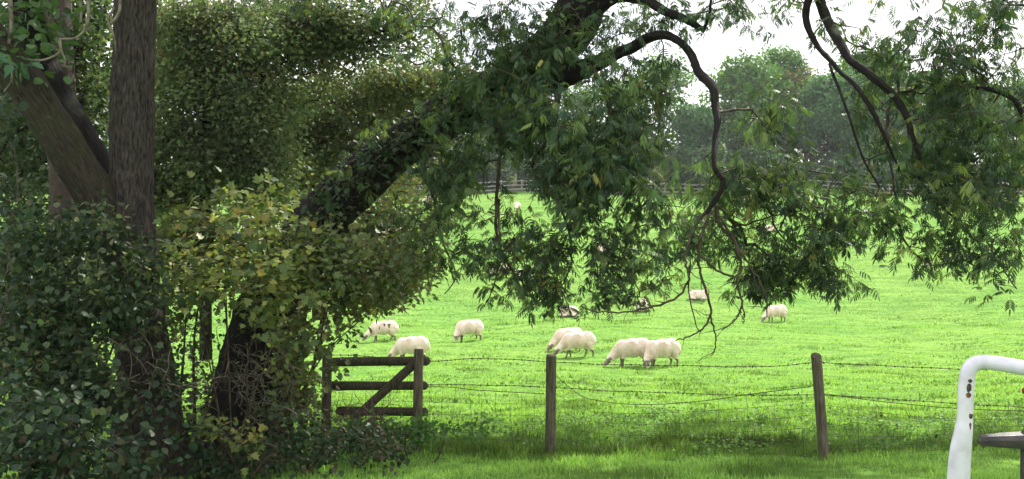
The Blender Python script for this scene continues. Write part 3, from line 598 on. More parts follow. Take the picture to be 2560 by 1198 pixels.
shrub("green_maple_shrub", "olive-green maple bush spreading right from the ash trunk over the timber rails", (700, 1150, 9.8),
      [(820, 620, 120, 70, 9.6, .5, 70), (900, 680, 120, 60, 9.6, .5, 60), (780, 700, 80, 60, 9.5, .4, 44), (1000, 720, 60, 45, 9.6, .3, 22), (760, 800, 70, 60, 9.5, .4, 34), (830, 760, 80, 40, 9.5, .4, 28), (730, 890, 46, 60, 9.6, .3, 24), (745, 980, 40, 50, 9.8, .3, 18), (840, 925, 40, 34, 9.9, .15, 5), (840, 840, 40, 26, 9.8, .2, 5), (700, 1000, 50, 60, 9.6, .3, 14), (900, 730, 60, 40, 9.6, .3, 14), (1060, 650, 40, 60, 9.7, .3, 10), (720, 620, 50, 60, 9.4, .3, 20)],
      13, .10, .07, OM, [t_maple(), t_oval(.4)], nstem=6, scn=1.15, stemr=4)
shrub("dark_maple_shrub", "dull olive maple bush behind the yellow-leaved one, between the two big trunks", (470, 1120, 10.2),
      [(440, 600, 80, 60, 10.2, .3, 44), (520, 640, 90, 70, 10.2, .3, 54), (470, 710, 90, 60, 10.1, .3, 50), (560, 720, 60, 50, 10.1, .2, 26), (420, 780, 40, 50, 10.2, .3, 20), (620, 600, 70, 50, 10.0, .2, 26), (500, 570, 110, 36, 10.3, .3, 30)],
      16, .10, .07, OM, [t_maple(), t_oval(.4)], nstem=4, scn=1.0)
shrub("bramble_bush", "dark tangled bramble heaped around the ash roots beside the timber rails", (780, 1160, 9.4),
      [(640, 1150, 110, 50, 8.8, .5, 54), (780, 1120, 110, 60, 9.2, .5, 60), (880, 1105, 80, 34, 9.6, .4, 36), (950, 1122, 60, 20, 9.8, .3, 14), (700, 1060, 80, 50, 9.4, .4, 36), (520, 1160, 60, 40, 8.8, .3, 20), (480, 1080, 60, 40, 9.4, .3, 18)],
      18, .08, .055, [(4, (.03, .055, .028)), (2, (.05, .09, .035)), (.6, (.12, .06, .04))], [t_oval(.42)], stemr=5)
shrub("nettle_patch", "green nettles crowding the foot of the timber rails", (1010, 1110, 10.8),
      [(980, 1078, 70, 20, 11.0, .3, 26), (1060, 1082, 60, 18, 10.9, .4, 24), (920, 1070, 40, 18, 11.0, .3, 12), (1140, 1080, 70, 18, 10.9, .4, 20)],
      16, .06, .055, [(3, (.08, .17, .05)), (2, (.12, .24, .06))], [t_oval(.4)], "plant", stemr=3)
shrub("hedge_sapling", "thin sapling seen against the bright field between the two big trunks", (520, 1040, 10.8),
      [(500, 800, 50, 40, 10.8, .3, 14), (480, 880, 30, 40, 10.8, .3, 9), (520, 960, 34, 50, 10.8, .3, 12), (470, 960, 26, 60, 10.8, .3, 9), (540, 820, 20, 40, 10.8, .2, 4), (500, 1010, 36, 24, 10.7, .2, 9)],
      9, .09, .06, DG, [t_oval(.4), t_maple()], "sapling", stemr=5)
# dead twigs
def deadheap(name, label, root, n, rx, ry, Y, ln, mat):
    T = Tubes()
    for _ in range(n):
        x = root[0] + rng.normal(0, rx); y = root[1] + rng.normal(0, ry); a = rng.uniform(0, 6.28); l = rng.uniform(.4, 1) * ln
        q = [P(x, y, Y + rng.normal(0, .12))]; d = np.array([math.cos(a), rng.normal(0, .3), math.sin(a) * .8]); d /= np.linalg.norm(d)
        for k in range(5):
            d = d + rng.normal(0, .35, 3); d /= np.linalg.norm(d); q.append(q[-1] + d * l / 5)
            if k in (1, 3):
                d3 = d + rng.normal(0, .8, 3); d3 /= np.linalg.norm(d3); s0 = q[-1]
                T.tube([s0, s0 + d3 * l * .2, s0 + (d3 + rng.normal(0, .3, 3)) * l * .4], [.003, .0025, .0015], 4)
        q = np.array(q); q[:, 2] = np.maximum(q[:, 2], g(q[:, 0], q[:, 1]) + .01)
        T.tube(spline(q, 3), np.linspace(.0045, .0015, 16), 4)
    tag(T.obj(name, mat), label, "twigs", kind="stuff")
deadheap("dead_twigs", "tangle of thin bare twigs in front of the ash trunk", (650, 980), 46, 50, 45, 9.3, .6, M_deadtwig)
deadheap("dead_twigs", "fan of pale bare twigs against the dark foot of the straight trunk", (370, 940), 26, 40, 40, 8.5, .6, M_deadtwig)
deadheap("brushwood_heap", "low heap of reddish dead brushwood left of the timber rails' foot", (890, 1070), 80, 40, 20, 10.2, .5, noisy_mat("brushwood", (.05, .03, .025), (.14, .09, .075), 12))
# ivy runners on the ash trunk
def ivy():
    T = Tubes(); pts = []
    for k in range(34):
        i0 = rng.integers(50, 190); i1 = min(i0 + rng.integers(30, 80), 235); a = rng.uniform(-2.6, -.5)
        q = []
        for i in range(i0, i1):
            a += rng.normal(0, .05); q.append(tr_p[i] + np.array([math.cos(a) * .6, math.sin(a) * .9, math.cos(a) * .55]) * tr_r[i] * 1.08)
        T.tube(q, .005, 5); pts += q[::5]
    e = ash; T.obj("ivy_stems", M_deadtwig, e)
    pts = np.array(pts); leaf_crown(e, pts, 13, .12, .055, [(3, (.04, .07, .035)), (2, (.07, .10, .045)), (1, (.16, .17, .06))], [t_round(), t_maple()], "ivy")
ivy()

# ------------------------------------------------------------------ distant trees beyond the far fence
def far_tree_mesh(seed, H, W, cols, nl, lf=.34):
    """one tree at the origin -> (trunk mesh, crown mesh)"""
    r_ = np.random.default_rng(seed); T = Tubes()
    T.tube(np.array([[0, 0, -.5], [.1, 0, H * .25], [.0, .1, H * .5], [.1, .1, H * .85]]), np.array([.35, .28, .2, .06]) * H / 14, 8, .03)
    cen = []
    nb = 36
    for i in range(nb):
        t = r_.random() ** .8; zc = H * (.16 + .76 * t); rr = W * .5 * math.sqrt(max(.04, 1 - ((t - .35) / .72) ** 2)); a = r_.uniform(0, 6.28); q = rr * (.35 + .5 * r_.random())
        cen.append((math.cos(a) * q, math.sin(a) * q, zc, W * r_.uniform(.12, .22)))
        T.tube(np.array([[0, 0, zc * .55], [math.cos(a) * q * .5, math.sin(a) * q * .5, zc * .85], [math.cos(a) * q, math.sin(a) * q, zc]]), [.1, .07, .03], 5)
    C = np.array(cen); k = r_.integers(0, nb, nl); q = r_.normal(0, 1, (nl, 3)); q /= np.linalg.norm(q, axis=1)[:, None]; q[:, 2] *= .75
    pos = C[k, :3] + q * C[k, 3:] * (r_.random((nl, 1)) ** .3) * 1.15 * (1 + .25 * np.sin(q[:, :1] * 7 + k[:, None]))
    d = q + r_.normal(0, .6, (nl, 3)); d[:, 2] -= .2; nr = q + r_.normal(0, .5, (nl, 3)); nr[:, 2] += .6
    tone = (r_.random(nb) * .5 + .75)[k][:, None]
    col = palette(nl, cols, .14) * tone
    return T, (pos, d, nr, r_.uniform(lf * .6, lf * 1.3, nl), col)
FG = [(4, (.085, .195, .045)), (3, (.12, .245, .055)), (1, (.19, .27, .06))]
FB = [(4, (.065, .155, .055)), (3, (.09, .20, .065))]
FY = [(3, (.30, .30, .10)), (2, (.19, .25, .09)), (1, (.42, .28, .08))]
FD = [(4, (.05, .10, .045)), (2, (.08, .145, .055))]
protos = []
def proto(seed, H, W, cols, nl, lf=.34):
    T, lv = far_tree_mesh(seed, H, W, cols, nl, lf)
    e = bpy.data.objects.new("distant_tree", None); e.location = (0, 0, 0)
    t = T.obj("trunk", M_bark_dark, None); t.parent = e
    c = leaves("crown", [t_oval(.42), t_round()], *lv[:4], lv[4], M_far); c.parent = e
    sc.collection.objects.link(e); return e, H
PR = dict(broad=proto(1, 17, 13, FG, 24000, .38), blue=proto(2, 18, 12, FB, 24000, .38), tall=proto(3, 20, 9, FG, 14000), yellow=proto(4, 12, 8, FY, 9000), low=proto(5, 7, 9, FD, 14000, .36), airy=proto(6, 17, 11, FG, 7000))
used = set()
def far_tree(kind, x, Y, ytop, label, name="distant_tree", w=1.0, group="trees beyond the far rail fence"):
    e, H = PR[kind]; b = P(x, 480, Y); zb = float(g(b[0], Y)); ztop = P(x, ytop, Y)[2]; s = (ztop - zb) / H
    if kind in used:
        r = e.copy(); sc.collection.objects.link(r)
        for ch in e.children:
            c = ch.copy(); sc.collection.objects.link(c); c.parent = r
    else: r = e; used.add(kind)
    r.name = name; r.location = (b[0], Y, zb); r.scale = (s * w, s * w, s); r.rotation_euler = (0, 0, rng.uniform(0, 6.28))
    tag(r, label, "tree", group)
for a in [
    ("broad", -250, 122, 120, "distant tree hidden behind the far left stems"), ("blue", 60, 125, 110, "distant tree behind the reddish-brown stem"),
    ("broad", 330, 120, 150, "distant tree behind the straight grey-brown trunk"), ("tall", 560, 124, 130, "distant tree behind the tall olive-green maple"),
    ("broad", 760, 118, 215, "distant tree behind the yellowing hawthorn"), ("blue", 960, 120, 205, "distant tree above the arching ash limb's middle"),
    ("broad", 1130, 116, 200, "distant tree behind the middle of the arching ash trunk"), ("blue", 1300, 118, 150, "distant tree behind the dark leaf mass under the ash limb"),
    ("airy", 1450, 117, 210, "thin-crowned distant tree seen through the drooping ash leaves"), ("airy", 1560, 113, 190, "light green distant tree left of the downward-curving branch"),
    ("airy", 1655, 117, 135, "distant tree with gaps of sky in its crown just left of the downward-curving branch"),
    ("blue", 1740, 112, 262, "lower blue-green distant tree behind the downward-curving branch"), ("broad", 1865, 118, 150, "tall broad distant tree just right of the downward-curving branch"),
    ("tall", 1960, 120, 105, "narrow distant tree in the middle of the open tree line"), ("blue", 2085, 113, 185, "rounded blue-green distant tree right of the middle of the open tree line"),
    ("yellow", 2015, 119, 175, "tree top showing above the blue-green round one"), ("broad", 2180, 118, 130, "broad distant tree where the right-hand branches cross the tree line"),
    ("blue", 2300, 120, 180, "distant tree behind the right-hand hanging foliage"), ("broad", 2430, 116, 200, "distant tree glimpsed through the right-hand foliage"), ("tall", 2560, 119, 190, "distant tree at the right edge of the photo"),
    ("blue", 2720, 120, 170, "distant tree beyond the right edge of the photo")]:
    far_tree(*a)
for x, yt, k, lb in [(1655, 385, "yellow", "small orange-yellow bush at the foot of the tree line"), (2165, 400, "yellow", "small yellow-green tree just behind the far rails")]:
    far_tree(k, x, 107, yt, lb, "small_tree", .8, None)
for i, x in enumerate([-200, -20, 160, 340, 520, 700, 880, 1050, 1210, 1370, 1520, 1660, 1780, 1900, 2010, 2120, 2240, 2370, 2500, 2640]):
    lb = "far dark hedge bush, " + ["beyond the left edge of the photo", "at the left edge of the photo", "behind the reddish-brown stem", "behind the straight trunk", "behind the tall olive maple", "left of the hawthorn", "behind the hawthorn", "under the arching limb", "under the middle of the ash limb", "under the dark ash leaf mass", "left of the orange-yellow bush", "behind the orange-yellow bush", "at the downward-curving branch", "right of the downward-curving branch", "in the middle of the open tree line", "left of the small yellow-green tree", "right of the small yellow-green tree", "behind the right-hand branches", "behind the right-hand foliage", "at the right edge of the photo"][i]
    far_tree("low", x, 106 + (i % 3) * 1.6, 372 + (i * 37 % 40), lb, "distant_bush", 1.25, "bushes of the hedge behind the far rails")
# ------------------------------------------------------------------ timber and wire
def wood_mat(name, c1, c2): return noisy_mat(name, c1, c2, 9, .85, (6, 6, .7), .5)
M_post = wood_mat("weathered_post", (.07, .06, .04), (.17, .145, .10))
M_rail = wood_mat("dark_rail", (.045, .04, .026), (.11, .095, .062))
M_wire = noisy_mat("rusty_wire", (.05, .04, .035), (.12, .10, .09), 30, .6, metal=.4)
M_farwood = wood_mat("grey_far_rail", (.15, .15, .14), (.26, .255, .24))

def round_bar(name, a, b, r, mat, parent, sides=14, ends=True, flat=1.0):
    """a timber pole with domed/chamfered ends"""
    a = np.array(a, float); b = np.array(b, float); d = (b - a); L = np.linalg.norm(d); d /= L
    t = np.array([0, .004, r * .35, r * .8, L * .3, L * .6, L - r * .8, L - r * .35, L - .004, L]); rr = np.array([.3, .55, .85, 1, 1.02, .98, 1, .85, .55, .3] if ends else [.9, .96, 1, 1, 1.02, .99, 1, 1, .995, .975]) * r
    T = Tubes(); T.tube(a + d * t[:, None] + rng.normal(0, .0015, (10, 3)), rr, sides, .012); return T.obj(name, mat, parent)
hb = gz(P(1047, 1090, 11.2))
hur = empty("rail_fence", hb, "short dark timber fence panel with three round rails and a diagonal brace", "fence")
def post(x0, y0, Yp, x1, y1, rpx, name, mat, parent, sides=16):
    t = P(x0, y0, Yp); b = P(x1, y1, Yp); b = b + (b - t) / np.linalg.norm(b - t) * .25
    return round_bar(name, b, t, rpx * Yp / F, mat, parent, sides, False)
def square_post(x0, y0, Yp, x1, y1, rpx, name, mat, parent):
    t = P(x0, y0, Yp); b = P(x1, y1, Yp); b = b + (b - t) * .2; r = rpx * Yp / F
    T = Tubes(); q = np.array([b, b * .5 + t * .5, t - (t - b) / np.linalg.norm(t - b) * .008, t]); 
    n = 16; T.tube(q, [r * 1.04, r, r * .99, r * .9], n, 0)
    # square the section with rounded corners
    V = T.v[0].reshape(4, n, 3)
    for i in range(4):
        c = q[i]; dv = V[i] - c; m = np.max(np.abs(dv[:, :2]), axis=1); V[i] = c + dv * (np.minimum(1.0 / (m / np.linalg.norm(dv, axis=1)), 1.18))[:, None]
    T.v[0] = V.reshape(-1, 3)
    return T.obj(name, mat, parent)
square_post(1047, 873, 11.15, 1043, 1100, 11.5, "post", M_post, hur)
square_post(818, 880, 11.3, 815, 1090, 11.5, "post", M_rail, hur)
for (xa, ya, xb, yb, r) in [(812, 905, 1076, 902, 11.5), (812, 964, 1069, 965, 11), (840, 1027, 1070, 1030, 11)]:
    round_bar("rail", P(xa, ya, 11.38), P(xb, yb, 11.28), r * 11.3 / F, M_rail, hur)
round_bar("brace", P(1042, 905, 11.19), P(884, 1048, 11.22), 11 * 11.2 / F, M_rail, hur, 14, False)

wf = empty("wire_fence", gz(P(1377, 1140, 11.4)), "wire fence of two round wooden posts, two strands of barbed wire and sagging netting", "fence")
post(1378, 889, 11.4, 1376, 1136, 13, "post", M_post, wf)
post(2040, 890, 11.0, 2062, 1160, 13, "post", M_post, wf)
post(2745, 905, 10.7, 2745, 1180, 13, "post", M_post, wf)
def barbed(rows, barb=True, r=.0032):
    q = spline(np.array([P(*a) for a in rows]), 10); T = Tubes()
    L = np.concatenate([[0], np.cumsum(np.linalg.norm(np.diff(q, axis=0), axis=1))]); tt = np.arange(0, L[-1], .035)
    q = np.stack([np.interp(tt, L, q[:, k]) for k in range(3)], 1)
    q[:, 2] += .004 * np.sin(tt * 3.1) + .002 * np.sin(tt * 9.7)
    for ph in (0, math.pi):
        qq = q.copy(); qq[:, 2] += .003 * np.cos(tt * 60 + ph); qq[:, 1] += .003 * np.sin(tt * 60 + ph); T.tube(qq, r * .8, 4)
    if barb:
        for s in np.arange(.05, L[-1] - .02, .095):
            c = np.array([np.interp(s, tt, q[:, k]) for k in range(3)])
            for _ in range(2):
                d = rng.normal(0, 1, 3); d[0] *= .5; d /= np.linalg.norm(d); T.tube([c - d * .016, c + d * .016], [.003, .003], 3)
            T.tube([c - [.008, 0, 0], c + [.008, 0, 0]], [.0062, .0062], 5)
    return T.obj("barbed_wire", M_wire, wf)
barbed([(700, 888, 11.6), (900, 890, 11.5), (1080, 902, 11.45), (1200, 897, 11.42), (1366, 904, 11.38), (1500, 910, 11.3), (1650, 914, 11.2), (1850, 917, 11.1), (1960, 913, 11.05), (2030, 907, 11.0), (2060, 907, 11.0), (2180, 914, 10.95), (2400, 922, 10.85), (2745, 930, 10.7)])
barbed([(700, 955, 11.6), (900, 958, 11.5), (1080, 961, 11.45), (1366, 968, 11.38), (1550, 978, 11.3), (1800, 987, 11.15), (2040, 988, 11.0), (2250, 1000, 10.9), (2560, 1018, 10.8), (2745, 1024, 10.7)])
def netting():
    T = Tubes()
    tops = [[(700, 985, 11.6), (1070, 968, 11.45), (1200, 976, 11.42), (1370, 985, 11.38)], [(1390, 940, 11.38), (1435, 978, 11.35), (1480, 1000, 11.3), (1600, 1013, 11.25), (1750, 1004, 11.15), (1880, 985, 11.1), (2035, 965, 11.0)], [(2055, 985, 11.0), (2250, 1010, 10.9), (2450, 1025, 10.85), (2745, 1030, 10.7)]]
    for top in tops:
        n = 6; q0 = spline(np.array([P(*a) for a in top]), 14); L = np.concatenate([[0], np.cumsum(np.linalg.norm(np.diff(q0, axis=0), axis=1))])
        ss = np.arange(0, L[-1], .05); q0 = np.stack([np.interp(ss, L, q0[:, k]) for k in range(3)], 1)
        zb = g(q0[:, 0], q0[:, 1]) + .03; ph = rng.random() * 6
        def row(f):
            q = q0.copy(); q[:, 2] = q0[:, 2] * (1 - f) + zb * f + .02 * np.sin(ss * 2.3 + ph + f * 4) * (f > 0) ; q[:, 1] += .03 * np.sin(ss * 1.7 + f * 5); return q
        rows = [row(f) for f in np.linspace(0, 1, n)]
        for r_ in rows: T.tube(r_, .0020, 4)
        T.tube(rows[0] + np.array([0, 0, .004]), .0022, 4)
        for k in range(2, len(ss), 3):
            sh = rng.normal(0, .012); T.tube([rows[i][k] + np.array([sh * i, 0, 0]) for i in range(n)], .0017, 4)
    T.obj("wire_netting", M_wire, wf)
netting()

# far rail fence
def far_fence():
    Y = 102.5; xs = np.arange(-62, 66, 2.1)
    e = empty("rail_fence", (12, Y, float(g(12, Y))), "long grey three-rail fence along the far top edge of the field", "fence")
    for x in xs:
        z = float(g(x, Y)); T = Tubes(); T.tube([[x, Y, z - .2], [x, Y, z + 1.28]], [.07, .065], 8, 0); T.obj("post", M_farwood, e)
    for h in (.30, .72, 1.14):
        q = np.array([[x, Y - .09, float(g(x, Y)) + h] for x in np.arange(-63, 66, 2.1)]); T = Tubes(); T.tube(q, .062 if h > .4 else .085, 6, 0); T.obj("rail", M_farwood, e)
far_fence()

# ------------------------------------------------------------------ white tubular post and dark arm at the right
def white_paint():
    m, nt, N, L = newmat("chipped_white_paint")
    tc = N("ShaderNodeTexCoord"); sep = N("ShaderNodeSeparateXYZ"); L(tc.outputs["Object"], sep.inputs[0])
    nz = N("ShaderNodeTexNoise"); nz.inputs["Scale"].default_value = 70; nz.inputs["Detail"].default_value = 5; L(tc.outputs["Object"], nz.inputs["Vector"])
    total = None
    for (cx, cz, rx, rz) in CHIPS:
        sub = N("ShaderNodeVectorMath"); sub.operation = 'SUBTRACT'; sub.inputs[1].default_value = (cx, 0, cz); L(tc.outputs["Object"], sub.inputs[0])
        mul = N("ShaderNodeVectorMath"); mul.operation = 'MULTIPLY'; mul.inputs[1].default_value = (1 / rx, 0, 1 / rz); L(sub.outputs[0], mul.inputs[0])
        ln = N("ShaderNodeVectorMath"); ln.operation = 'LENGTH'; L(mul.outputs[0], ln.inputs[0])
        ad = N("ShaderNodeMath"); ad.operation = 'MULTIPLY_ADD'; ad.inputs[1].default_value = 1.7; ad.inputs[2].default_value = -.85; L(nz.outputs["Fac"], ad.inputs[0])
        a2 = N("ShaderNodeMath"); a2.operation = 'ADD'; L(ln.outputs["Value"], a2.inputs[0]); L(ad.outputs[0], a2.inputs[1])
        lt = N("ShaderNodeMath"); lt.operation = 'LESS_THAN'; lt.inputs[1].default_value = 1.0; L(a2.outputs[0], lt.inputs[0])
        if total is None: total = lt.outputs[0]
        else:
            mx = N("ShaderNodeMath"); mx.operation = 'MAXIMUM'; L(total, mx.inputs[0]); L(lt.outputs[0], mx.inputs[1]); total = mx.outputs[0]
    rn = N("ShaderNodeTexNoise"); rn.inputs["Scale"].default_value = 40; L(tc.outputs["Object"], rn.inputs["Vector"])
    rr = N("ShaderNodeValToRGB"); rr.color_ramp.elements[0].color = (.012, .009, .008, 1); rr.color_ramp.elements[1].color = (.17, .055, .02, 1); rr.color_ramp.elements[0].position = .42; rr.color_ramp.elements[1].position = .58
    L(rn.outputs["Fac"], rr.inputs[0])
    dn = N("ShaderNodeTexNoise"); dn.inputs["Scale"].default_value = 18; dn.inputs["Detail"].default_value = 6; L(tc.outputs["Object"], dn.inputs["Vector"])
    dr = N("ShaderNodeValToRGB"); dr.color_ramp.elements[0].color = (.48, .46, .54, 1); dr.color_ramp.elements[1].color = (.62, .60, .68, 1); dr.color_ramp.elements[0].position = .3; dr.color_ramp.elements[1].position = .55
    L(dn.outputs["Fac"], dr.inputs[0])
    mc = N("ShaderNodeMixRGB"); L(total, mc.inputs[0]); L(dr.outputs[0], mc.inputs[1]); L(rr.outputs[0], mc.inputs[2])
    pb = N("ShaderNodeBsdfPrincipled"); pb.inputs["Roughness"].default_value = .38; L(mc.outputs[0], pb.inputs["Base Color"])
    bp = N("ShaderNodeBump"); bp.inputs["Strength"].default_value = .5; bp.inputs["Distance"].default_value = .002; bp.invert = True; L(total, bp.inputs["Height"]); L(bp.outputs[0], pb.inputs["Normal"])
    o = N("ShaderNodeOutputMaterial"); L(pb.outputs[0], o.inputs[0]); return m
YW = 3.1
def cw(x, y): q = P(x, y, YW); return q
CHIPS = []
hoop_base = gz(cw(2398, 1400))
for (x, y, rx, ry) in [(2417, 951, 5, 4), (2415, 967, 5, 9), (2413, 985, 6, 6), (2420, 1038, 5, 5), (2417, 1060, 3, 4), (2417, 1068, 2, 3), (2413, 976, 3, 5)]:
    q = cw(x, y); CHIPS.append((q[0], q[2], rx * YW / F * 1.25, ry * YW / F * 1.3))
hoop = empty("handrail", hoop_base, "white-painted tubular steel handrail with rusty chips, bent at the top", "handrail")
def handrail():
    rows = [(2396, 1700, 29.5), (2396, 1300, 29.5), (2399, 1190, 29), (2403, 1125, 26.5), (2409, 1075, 21.5), (2412, 1050, 18.8), (2414, 1000, 18.8), (2417, 950, 18.6), (2423, 925, 18.6), (2436, 911, 18.6), (2456, 906, 18.6), (2490, 908, 18.6), (2560, 920, 18.8), (2700, 945, 21)]
    Ys = [3.1] * 9 + [3.1, 3.1, 3.07, 3.0, 2.85]
    q = np.array([[*P(x, y, Yk), r * Yk / F] for (x, y, r), Yk in zip(rows, Ys)]); q = spline(q, 8)
    q[:, 2] = np.maximum(q[:, 2], 0)
    T = Tubes(); n = 24; T.tube(q[:, :3], q[:, 3], n, 0)
    V = T.v[0].reshape(-1, n, 3)
    for i in range(len(V)):     # beaten flat towards the foot: wide across, thin front to back, with a crease
        f = min(1, max(0, (q[i, 3] - .0262) / .012)); c = q[i, :3]; dv = V[i] - c
        dv[:, 1] *= 1 - .72 * f; dv[:, 1] += f * .5 * np.abs(dv[:, 0] + .002) - f * .010; V[i] = c + dv
    T.v[0] = V.reshape(-1, 3); T.obj("tube", white_paint(), hoop)
handrail()
M_iron = noisy_mat("dark_iron", (.012, .010, .009), (.035, .028, .025), 30, .45, (1, 1, 1), .3, .5)
def lever():
    Yl = 3.2; e = empty("gate_latch", gz(P(2572, 1400, Yl)), "dark iron latch bar sticking out left from an upright at the right edge", "latch")
    # tapered bar with chamfered top and rounded nose
    prof = [(2444, 1104, 4, 3), (2450, 1102, 11, 8), (2466, 1100, 13, 12), (2510, 1100, 16, 17), (2560, 1100, 19, 20), (2640, 1100, 20, 22)]
    bm = bmesh.new(); rings = []
    for (x, y, hh, dd) in prof:
        c = P(x, y, Yl); h = hh * Yl / F; d = dd * Yl / F * 1.6; tilt = .55
        ring = [(-d, -h), (-d, h * .15), (-d * .6, h * .80), (d * .5, h), (d, h * .5), (d, -h * .7), (d * .6, -h)]
        rings.append([bm.verts.new((c[0], c[1] + a, c[2] + b)) for a, b in ring])
    for r0_, r1_ in zip(rings, rings[1:]):
        for j in range(7): bm.faces.new((r0_[j], r0_[(j + 1) % 7], r1_[(j + 1) % 7], r1_[j]))
    bm.faces.new(rings[0][::-1]); bm.faces.new(rings[-1]); bmesh.ops.recalc_face_normals(bm, faces=bm.faces)
    bmesh.ops.bevel(bm, geom=[ed for ed in bm.edges], offset=.0012, segments=1, affect='EDGES')
    me = bpy.data.meshes.new("bar"); bm.to_mesh(me); bm.free(); link("bar", me, M_iron, e, False)
    T = Tubes(); T.tube([P(2572, 1060, Yl), P(2568, 1085, Yl), P(2566, 1200, Yl), P(2566, 1600, Yl)], [.008, .02, .018, .02], 12, .02); T.obj("upright", M_iron, e)
    T = Tubes(); c = P(2566, 977, Yl); T.tube([c + [-.014, 0, 0], c + [-.010, 0, 0], c, c + [.03, 0, 0]], [.003, .010, .013, .013], 12, .03); T.obj("bolt", noisy_mat("rusty_bolt", (.10, .03, .015), (.24, .08, .04), 40), e)
    T = Tubes(); T.tube([P(2574, 1080, Yl), P(2576, 977, Yl), P(2576, 960, Yl)], [.012, .012, .010], 10, .02); T.obj("rod", M_iron, e)
lever()

# ------------------------------------------------------------------ sheep
def fleece_mat():
    m, nt, N, L = newmat("fleece")
    tc = N("ShaderNodeTexCoord"); nz = N("ShaderNodeTexNoise"); nz.inputs["Scale"].default_value = 26; nz.inputs["Detail"].default_value = 6
    n2 = N("ShaderNodeTexNoise"); n2.inputs["Scale"].default_value = 3; n2.inputs["Detail"].default_value = 4
    oi = N("ShaderNodeObjectInfo")
    r = N("ShaderNodeValToRGB"); r.color_ramp.elements[0].color = (.64, .47, .37, 1); r.color_ramp.elements[1].color = (.90, .74, .64, 1); r.color_ramp.elements[0].position = .3; r.color_ramp.elements[1].position = .6
    pb = N("ShaderNodeBsdfPrincipled"); pb.inputs["Roughness"].default_value = .95; pb.inputs["Specular IOR Level"].default_value = .1; pb.inputs["Sheen Weight"].default_value = .3
    bp = N("ShaderNodeBump"); bp.inputs["Strength"].default_value = .8; bp.inputs["Distance"].default_value = .03; o = N("ShaderNodeOutputMaterial")
    L(tc.outputs["Object"], nz.inputs["Vector"]); L(tc.outputs["Object"], n2.inputs["Vector"]); L(n2.outputs["Fac"], r.inputs[0]); L(r.outputs[0], pb.inputs["Base Color"])
    L(nz.outputs["Fac"], bp.inputs["Height"]); L(bp.outputs[0], pb.inputs["Normal"]); L(pb.outputs[0], o.inputs[0]); return m
M_fleece = fleece_mat()
M_face = noisy_mat("sheep_face", (.16, .12, .10), (.34, .27, .22), 14, .85)
M_hoofleg = noisy_mat("sheep_leg", (.10, .075, .06), (.24, .19, .15), 14, .85)
M_mark = noisy_mat("sheep_mark", (.12, .06, .045), (.20, .10, .07), 14, .9)
